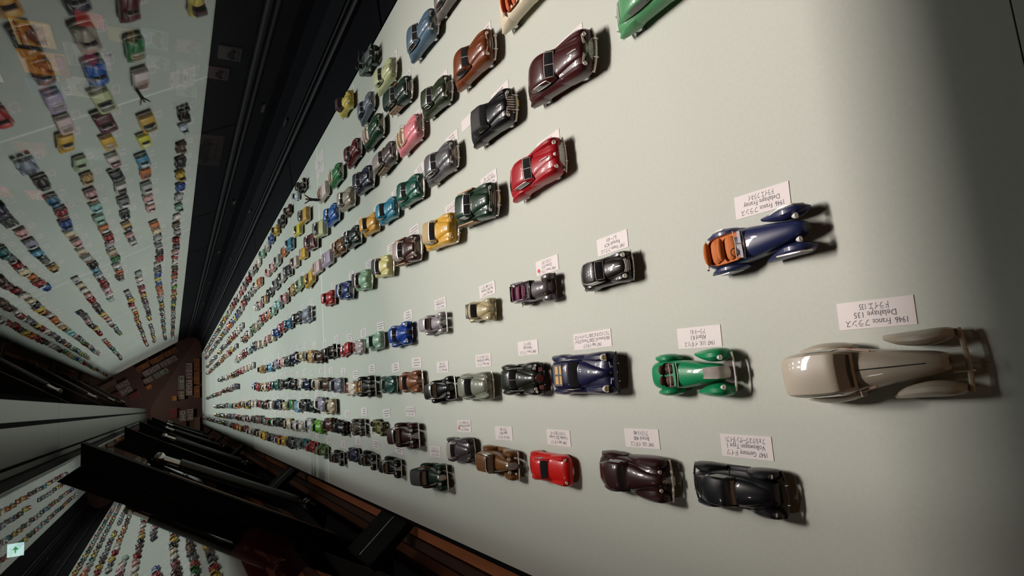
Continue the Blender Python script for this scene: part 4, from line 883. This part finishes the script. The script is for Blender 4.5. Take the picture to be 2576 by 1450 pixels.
CW, CH = .126, .0455
def card_mesh(w, h):
    return mesh_of('card', box((0, 0, .00055), (w, h, .0011)), 'card', k=U)
CARD = card_mesh(CW, CH)
def bars(w, h, lens):
    ms = []
    for i, fr in enumerate(lens):
        x = -w*fr/2
        while x < w*fr/2-.006:
            q = min(random.uniform(.008, .022), w*fr/2-x); ms.append(box((x+q/2, h*(.28-.27*i), .0013), (q, h*.10, .0003))); x += q+.004
    return mesh_of('print_lines', join(*ms), 'print_grey', k=U)
BARS = [bars(CW, CH, l) for l in ((.55, .7, .5), (.6, .5, .4), (.5, .8, .75))]
def card(x, y, rot, label, lines=None, w=CW, h=CH, dot=False, group=None, plain=False):
    o = thing('name_card', label, 'name card', (x, y, .0), math.radians(90+rot), group)
    if w == CW and h == CH: link('paper', CARD, o)
    else: link('paper', card_mesh(w, h), o)
    if lines:
        link('lettering', lettering(lines, w*U, h*U, 'ink'), o, (0, 0, (.0013)*U))
    elif not plain: link('lettering', random.choice(BARS), o)
    if dot:
        link('red_sticker', mesh_of('red_sticker', (lambda a: ([(.007*math.cos(t), .006*math.sin(t), z) for z in (.0011, .0018) for t in a], [tuple(range(12, 24))]+[(i, (i+1) % 12, 12+(i+1) % 12, 12+i) for i in range(12)]))([2*math.pi*i/12 for i in range(12)]), 'red_ink', k=U), o, (.048*U, .008*U, 0))
    return o
TEXT = [
 (.060, .585, -2.0, [('1946  France フランス', .80), ('Delahaye 135', .55), ('ドライエ 135', .38)], CW, False, 'half-shadowed white name card beside the cream coupe'),
 (.304, .765, -2.6, [('1946  France フランス', .78), ('Delahaye Franay', .66), ('ドライエ フラネイ', .46)], CW, False, 'white name card beside the dark blue open tourer'),
 (-.166, .884, -1.0, [('1947  Germany ドイツ', .78), ('Volkswagen Type 1', .74), ('フォルクスワーゲン タイプ1', .76)], CW, False, 'white name card beside the black beetle saloon'),
 (-.162, 1.197, 0, [('1947  U.K. イギリス', .66), ('Bristol 400', .44), ('ブリストル 400', .42)], CW, False, 'white name card beside the dark oxblood coupe'),
 (.061, .971, -2.2, [('1947  U.K. イギリス', .68), ('Allard K1', .35), ('アラード K1', .34)], CW, False, 'white name card beside the bright green roadster'),
 (.093, 1.357, -.8, [('1947  Italy イタリア', .48), ('Alfa Romeo 6C 2500S "Freccia D\'Oro"', .93), ('アルファロメオ 6C 2500S "フレッチャ ド-ロ"', .93)], .171, False, 'wide white name card beside the navy blue coupe'),
 (.331, 1.227, -.7, [('1947  France フランス', .76), ('Renault 4CV', .50), ('ルノー 4CV', .34)], CW, False, 'white name card beside the dark chocolate small saloon'),
 (-.174, 1.570, -.9, [('1948  Italy イタリア', .66), ('Cisitalia 202 Coupe', .76), ('チシタリア 202 クーペ', .64)], CW, False, 'white name card beside the bright red berlinetta'),
 (-.172, 1.915, .6, [('1949  U.K. イギリス', .64), ('Jaguar Mk V', .45), ('ジャガー Mk V', .40)], CW, False, 'white name card beside the bronze upright saloon'),
 (.102, 1.702, -1.2, [('1948  France フランス', .80), ('Talbot Lago', .44), ('タルボ ラーゴ', .36)], CW, False, 'white name card beside the very dark green coupe'),
 (.334, 1.955, 1.0, [('1949  Italy イタリア', .66), ('Fiat 500C Topolino', .72), ('フィアット 500C トポリーノ', .76)], CW, False, 'white name card beside the cream tiny car'),
 (.338, 1.545, -.8, [('1948  France フランス', .74), ('Citroen 2CV', .46), ('シトロエン 2CV', .42)], CW, True, 'white name card with red dot beside the grey ripple-bonnet saloon'),
 (-.155, 2.241, 1.2, [('1949  U.K. イギリス', .60), ('Jaguar XK120 Roadster', .84), ('ジャガー XK120 ロードスター', .80)], CW, True, 'white name card with red dot beside the pewter grey sports car'),
 (.700, 1.475, 0, [('1948  U.S.A. アメリカ', .70), ("Tucker '48", .44), ("タッカー '48", .38)], CW, False, 'white name card behind the candy red torpedo saloon'),
 (.945, 1.315, 0, [('1947  U.S.A. アメリカ', .70), ('Packard Custom', .74), ('パッカード カスタム', .60)], CW, False, 'white name card behind the dark maroon fastback'),
 (.72, 1.875, 0, [('1947  U.S.A. アメリカ', .70), ('Chrysler Town & Country', .80), ('クライスラー T&C', .60)], CW, False, 'white name card behind the dark green woody coupe'),
 (.715, 2.215, 0, [('1948  U.S.A. アメリカ', .70), ('Packard Super Eight', .76), ('パッカード スーパー 8', .66)], CW, False, 'white name card behind the yellow convertible'),
 (.085, 2.03, -1, [('1948  France フランス', .76), ('Peugeot 203 Berline', .80), ('プジョー 203 ベルリーヌ', .76)], CW, False, 'white name card beside the sage grey saloon'),
 (.085, 2.42, -1, [('1949  France フランス', .74), ('Hotchkiss 686', .56), ('オチキス 686', .46)], CW, False, 'white name card beside the black and white saloon'),
 (.35, 2.40, -1, [('1949  U.K. イギリス', .64), ('Triumph Mayflower', .72), ('トライアンフ メイフラワー', .76)], CW, False, 'white name card beside the pale lilac saloon'),
 (-.27, 2.565, 1, [('1950  U.K. イギリス', .64), ('Lea-Francis Estate', .72), ('リー フランシス', .60)], CW, False, 'white name card beside the dark green shooting brake'),
 (-.1, 2.85, 0, [('1950  U.K. イギリス', .64), ('Rolls-Royce Silver Dawn', .90), ('ロールスロイス シルバードーン', .88)], CW, False, 'white name card beside the maroon limousine'),
]
TAKEN = []
for x, y, r, lines, w, dot, lab in TEXT:
    card(x, y, r, lab, lines, w, CH, dot); TAKEN.append((x, y))
for (style, x, y, L, yaw, paint, roof, seat, plate, label) in CARS:
    cx = x+L*.19+.04
    if any(abs(a-cx) < .07 and abs(b-y) < .16 for a, b in TAKEN) or cx > 1.9 or y < .9: continue
    TAKEN.append((cx, y-.02)); card(cx, y-.02+random.uniform(-.03, .03), random.uniform(-2.5, 2.5), 'small white name card beside the '+' '.join(label.split()[:5]), group='name cards of the near rows')
nf = 0
for (x, y, st, cn, desc, yaw) in FAR:
    cx = x+.093
    if y > 13.5 or nf >= 150 or any(abs(a-cx) < .05 and abs(b-y) < .14 for a, b in TAKEN) or cx > 1.9: continue
    nf += 1; TAKEN.append((cx, y)); card(cx, y-.02, random.uniform(-3, 3), 'name card by the %s %s, %s, %s' % (WORD.get(cn, cn), KIND[st].split()[-1], desc, section(y)), group='name cards of the far rows')
for x, y, w, h, lab in ((1.80, 4.60, .30, .085, 'large white information card by the dark frame at the table seam'), (1.70, 4.58, .27, .065, 'second white information card by the dark frame at the table seam'), (.76, 2.0, .09, .045, 'small white card peeking out behind the black convertible')):
    card(x if w > .1 else 1.0, y if w > .1 else 2.02, 0, lab, None if w < .1 else [('1950', .2), ('― ― ― ― ― ― ― ―', .8), ('― ― ― ― ― ―', .7)], w, h, plain=w < .1)
for i, (x, y) in enumerate(((1.01, 3.72), (1.30, 3.98), (1.70, 5.0), (1.03, 5.55))):
    card(x, y, 0, 'tiny blank-edged white number card, %s' % ['beside the copper brown two-door', 'beside the bright blue fastback', 'beside the black vintage saloon at the frame', 'beside the pale pea green sedan'][i], None, .05, .05, group='tiny number cards')

# figure standing on the pinkish white convertible
fg = thing('figurine', 'tiny figure in black suit with raised arms on the pinkish white convertible', 'figurine', (1.42, 4.42, .052))
piece('suit', join(tube([(0, 0, 0), (0, 0, .02), (0, 0, .045), (0, 0, .066), (0, 0, .075)], [.010, .012, .010, .014, .006], 8), tube([(0, 0, .066), (.016, 0, .078), (.030, .004, .098)], [.006, .005, .004], 6), tube([(0, 0, .066), (-.016, 0, .078), (-.030, .004, .098)], [.006, .005, .004], 6)), 'dark', fg, True)
piece('head', join(ball((0, 0, .088), (.008, .009, .011), 10, 6), ball((.031, .004, .101), (.004, .004, .005), 6, 4), ball((-.031, .004, .101), (.004, .004, .005), 6, 4)), 'tan', fg, True)

# ---------------------------------------------------------------- far wall plates
def plate(x, z, w, h, c, txt, lab, ink='ink', y=26.08, wall='far'):
    o = thing('number_plate', lab, 'number plate', (x, y, z) if wall == 'far' else (y, x, z))
    if wall != 'far': o.rotation_euler = (0, 0, math.radians(-90))
    piece('plate_blank', join(box((0, 0, h/2), (w, .02, h))), 'print', o, False, rgb(c))
    piece('rim', join(*[box((s*(w/2-.012), -.012, h/2), (.012, .006, h*.92)) for s in (-1, 1)], *[box((0, -.012, zz), (w*.94, .006, .012)) for zz in (.02, h-.02)]), 'flat', o, False, rgb('6a5a48'))
    if txt:
        t = link('lettering', lettering([(txt, .8)], w*U, h*U, ink), o, (0, -.0135*U, h/2*U)); t.rotation_euler = (math.radians(90), 0, 0)
    return o
PL = [(1.62, .02, .46, .20, '8a5018', 'A·27'), (1.12, .02, .46, .20, '9a5c20', '51·40'), (.60, .02, .42, .20, 'a06024', '88·12'), (1.40, .27, .58, .22, '8d807a', '53·09'), (.78, .27, .58, .22, '9a8c84', '1·6247'), (.98, .53, .50, .2, '7e8a72', 'III 4'), (.52, .53, .3, .2, '8a8470', '7 21'), (.42, .78, .18, .16, 'a86a20', ''),
      (-.22, .24, .42, .22, '9c9284', '1234'), (-.24, .48, .38, .22, '9c9284', '1224'), (-.58, .02, .5, .2, '6e5a48', ''), (-.10, .78, .34, .2, '7a1a16', 'A1'), (-.55, .48, .22, .2, '5c2c14', '')]
for i, (x, z, w, h, c, t) in enumerate(PL):
    plate(x, z, w, h, c, t, '%s number plate%s on the far wall behind the table end' % (('amber', 'ochre', 'rust', 'pale grey', 'warm grey', 'greenish', 'khaki', 'small amber', 'cream', 'ivory', 'plain brown', 'dark red', 'russet')[i], ' reading '+t if t else ''))

# posters and plates on the side wall, seen through the sloping glass
def poster(y, z, w, h, back, blocks, lab, txt=None):
    o = thing('poster', lab, 'poster', (5.0, y, z)); o.rotation_euler = (0, 0, math.radians(-90))
    piece('sheet', box((0, 0, h/2), (w, .02, h)), 'print', o, False, rgb(back))
    for (bx, bz, bw, bh, bc) in blocks:
        piece('picture_block', box((bx*w, -.012, h*(bz)), (bw*w, .006, bh*h)), 'print', o, False, rgb(bc))
    if txt:
        t = link('lettering', lettering([(txt[0], .85)], w*U, h*.2*U, txt[1]), o, (0, -.017*U, h*txt[2]*U)); t.rotation_euler = (math.radians(90), 0, 0)
    return o
def car_print(o, w, h, c, z=.4):
    prof = [(-.42, 0), (-.42, .12), (-.30, .16), (-.18, .30), (.12, .30), (.25, .17), (.40, .14), (.42, 0)]
    v = [(x*w, -.0165, (z+q)*h) for x, q in prof]; n = len(v); v += [(x, -.0125, q) for x, y_, q in v]
    piece('printed_car', (v, [tuple(range(n))]+[(i, (i+1) % n, n+(i+1) % n, n+i) for i in range(n)]), 'print', o, False, rgb(c))
    for s in (-.26, .26):
        cc = [(s*w+.07*h*math.cos(a), z*h+.07*h*math.sin(a)) for a in [2*math.pi*i/12 for i in range(12)]]
        v = [(x, -.0205, q) for x, q in cc]+[(x, -.0170, q) for x, q in cc]
        piece('printed_wheel', (v, [tuple(range(12))]+[(i, (i+1) % 12, 12+(i+1) % 12, 12+i) for i in range(12)]), 'dark', o)
o = poster(9.35, 2.35, .62, .42, 'c9a24a', [(.0, .5, .7, .5, 'b86a1c'), (.0, .95, 1, .1, 'd8cc88')], 'yellow brochure cover with orange car, lettered CAREER CAR, on the side wall', ('CAREER CAR', 'red_ink', .88)); car_print(o, .62, .42, '7a3c2c')
o = poster(10.15, 2.28, .66, .55, 'c98a2a', [(0, .12, 1, .22, '8e1a1e'), (.0, .6, .5, .4, 'd2a040')], 'amber brochure cover with a dark red band on the side wall'); car_print(o, .66, .55, 'b06018', .45)
o = poster(10.95, 2.42, .60, .46, '44607c', [(0, .5, .92, .9, '2c4668')], 'blue brochure with a leaning car on the side wall'); car_print(o, .60, .46, '8a6a80', .4)
o = poster(9.75, 1.75, .62, .52, '8f8a8a', [(0, .88, .9, .12, '6a6a6c')], 'grey brochure with a pink car on the side wall'); car_print(o, .62, .52, 'b0436c', .3)
o = poster(10.75, 1.92, .66, .56, 'a8a698', [(0, .88, .9, .12, '7c8880')], 'pale grey brochure reading 1000 with a silver car on the side wall', ('1000', 'ink', .85)); car_print(o, .66, .56, '6d7270', .3)
o = poster(9.1, 3.2, .9, .6, '9a9c92', [(0, .1, 1, .2, 'b4b0a4')], 'large pale brochure with a dark grey car on the side wall'); car_print(o, .9, .6, '40484c', .35)
o = poster(10.5, 3.15, .85, .34, 'b0a8a0', [(0, .5, .9, .5, 'c4bcb2')], 'pale banner lettered 5TH AUTOMOBIL on the side wall', ('5TH AUTOMOBIL', 'ink', .5))
poster(8.75, 1.75, .34, .3, 'd2403c', [], 'small bright red card high on the side wall')
for i, (y, z, c) in enumerate(((8.95, 1.02, '7fa0a0'), (9.0, .62, 'b0848c'), (9.6, 1.0, '9aa89c'), (9.65, .62, '98a496'), (9.65, .22, 'b09a9c'), (10.4, .62, '9cab9e'), (9.0, .1, 'a6a8a2'), (9.0, 1.42, 'b09a60'), (12.9, .1, '8a7a66'))):
    w, h = (.36, .30) if i else (.5, .32)
    if i == 8: w, h = 1.6, .75
    o = poster(y, z, w, h, c, [(0, .5, .8, .7, c)], 'small faded car print, %s, on the side wall' % ('teal', 'rose', 'sage', 'green', 'dusty pink', 'grey green', 'grey', 'ochre', 'large tan')[i]); car_print(o, w, h, '5a4a4c', .3)
for i, (y, z, w, c, t, lab) in enumerate(((13.6, 3.0, .55, '9a4a4c', '', 'rose print on the side wall'), (13.6, 1.95, .62, '8aa0a8', '', 'blue grey print on the side wall'), (16.5, 4.05, .7, 'b02a2a', 'SA', 'red and white plate reading SA on the side wall'), (16.6, 3.45, .62, 'c04038', 'BAAC', 'red plate reading BAAC on the side wall'), (16.7, 3.1, .5, '8a8478', '24·1', 'grey plate on the side wall'), (16.8, 2.75, .5, '6e685e', 'A 61', 'dark grey plate on the side wall'), (16.9, 2.45, .36, 'b09a40', 'AB', 'yellow plate reading AB on the side wall'), (17.0, 1.7, .8, '8a948a', 'ZD·44', 'pale plate reading ZD 44 on the side wall'))):
    plate(y, z, w, .34 if i > 1 else .5, c, t, lab, 'ink' if i != 3 else 'card', 4.99, 'side')

# dark red show car standing in the aisle behind the showcase
place = place_car('american_fastback_plain', -4.9, 12.6, 10.0, 0, dict(paint=rgb('5a0812'), roof=rgb('5a0812'), seat=rgb('202020'), top=rgb('202020'), plate=rgb('c9c4ba')), 'full-size dark red car parked behind the back glass')
place.location.z = -2.0*U; place.name = 'show_car'; place['category'] = 'car'
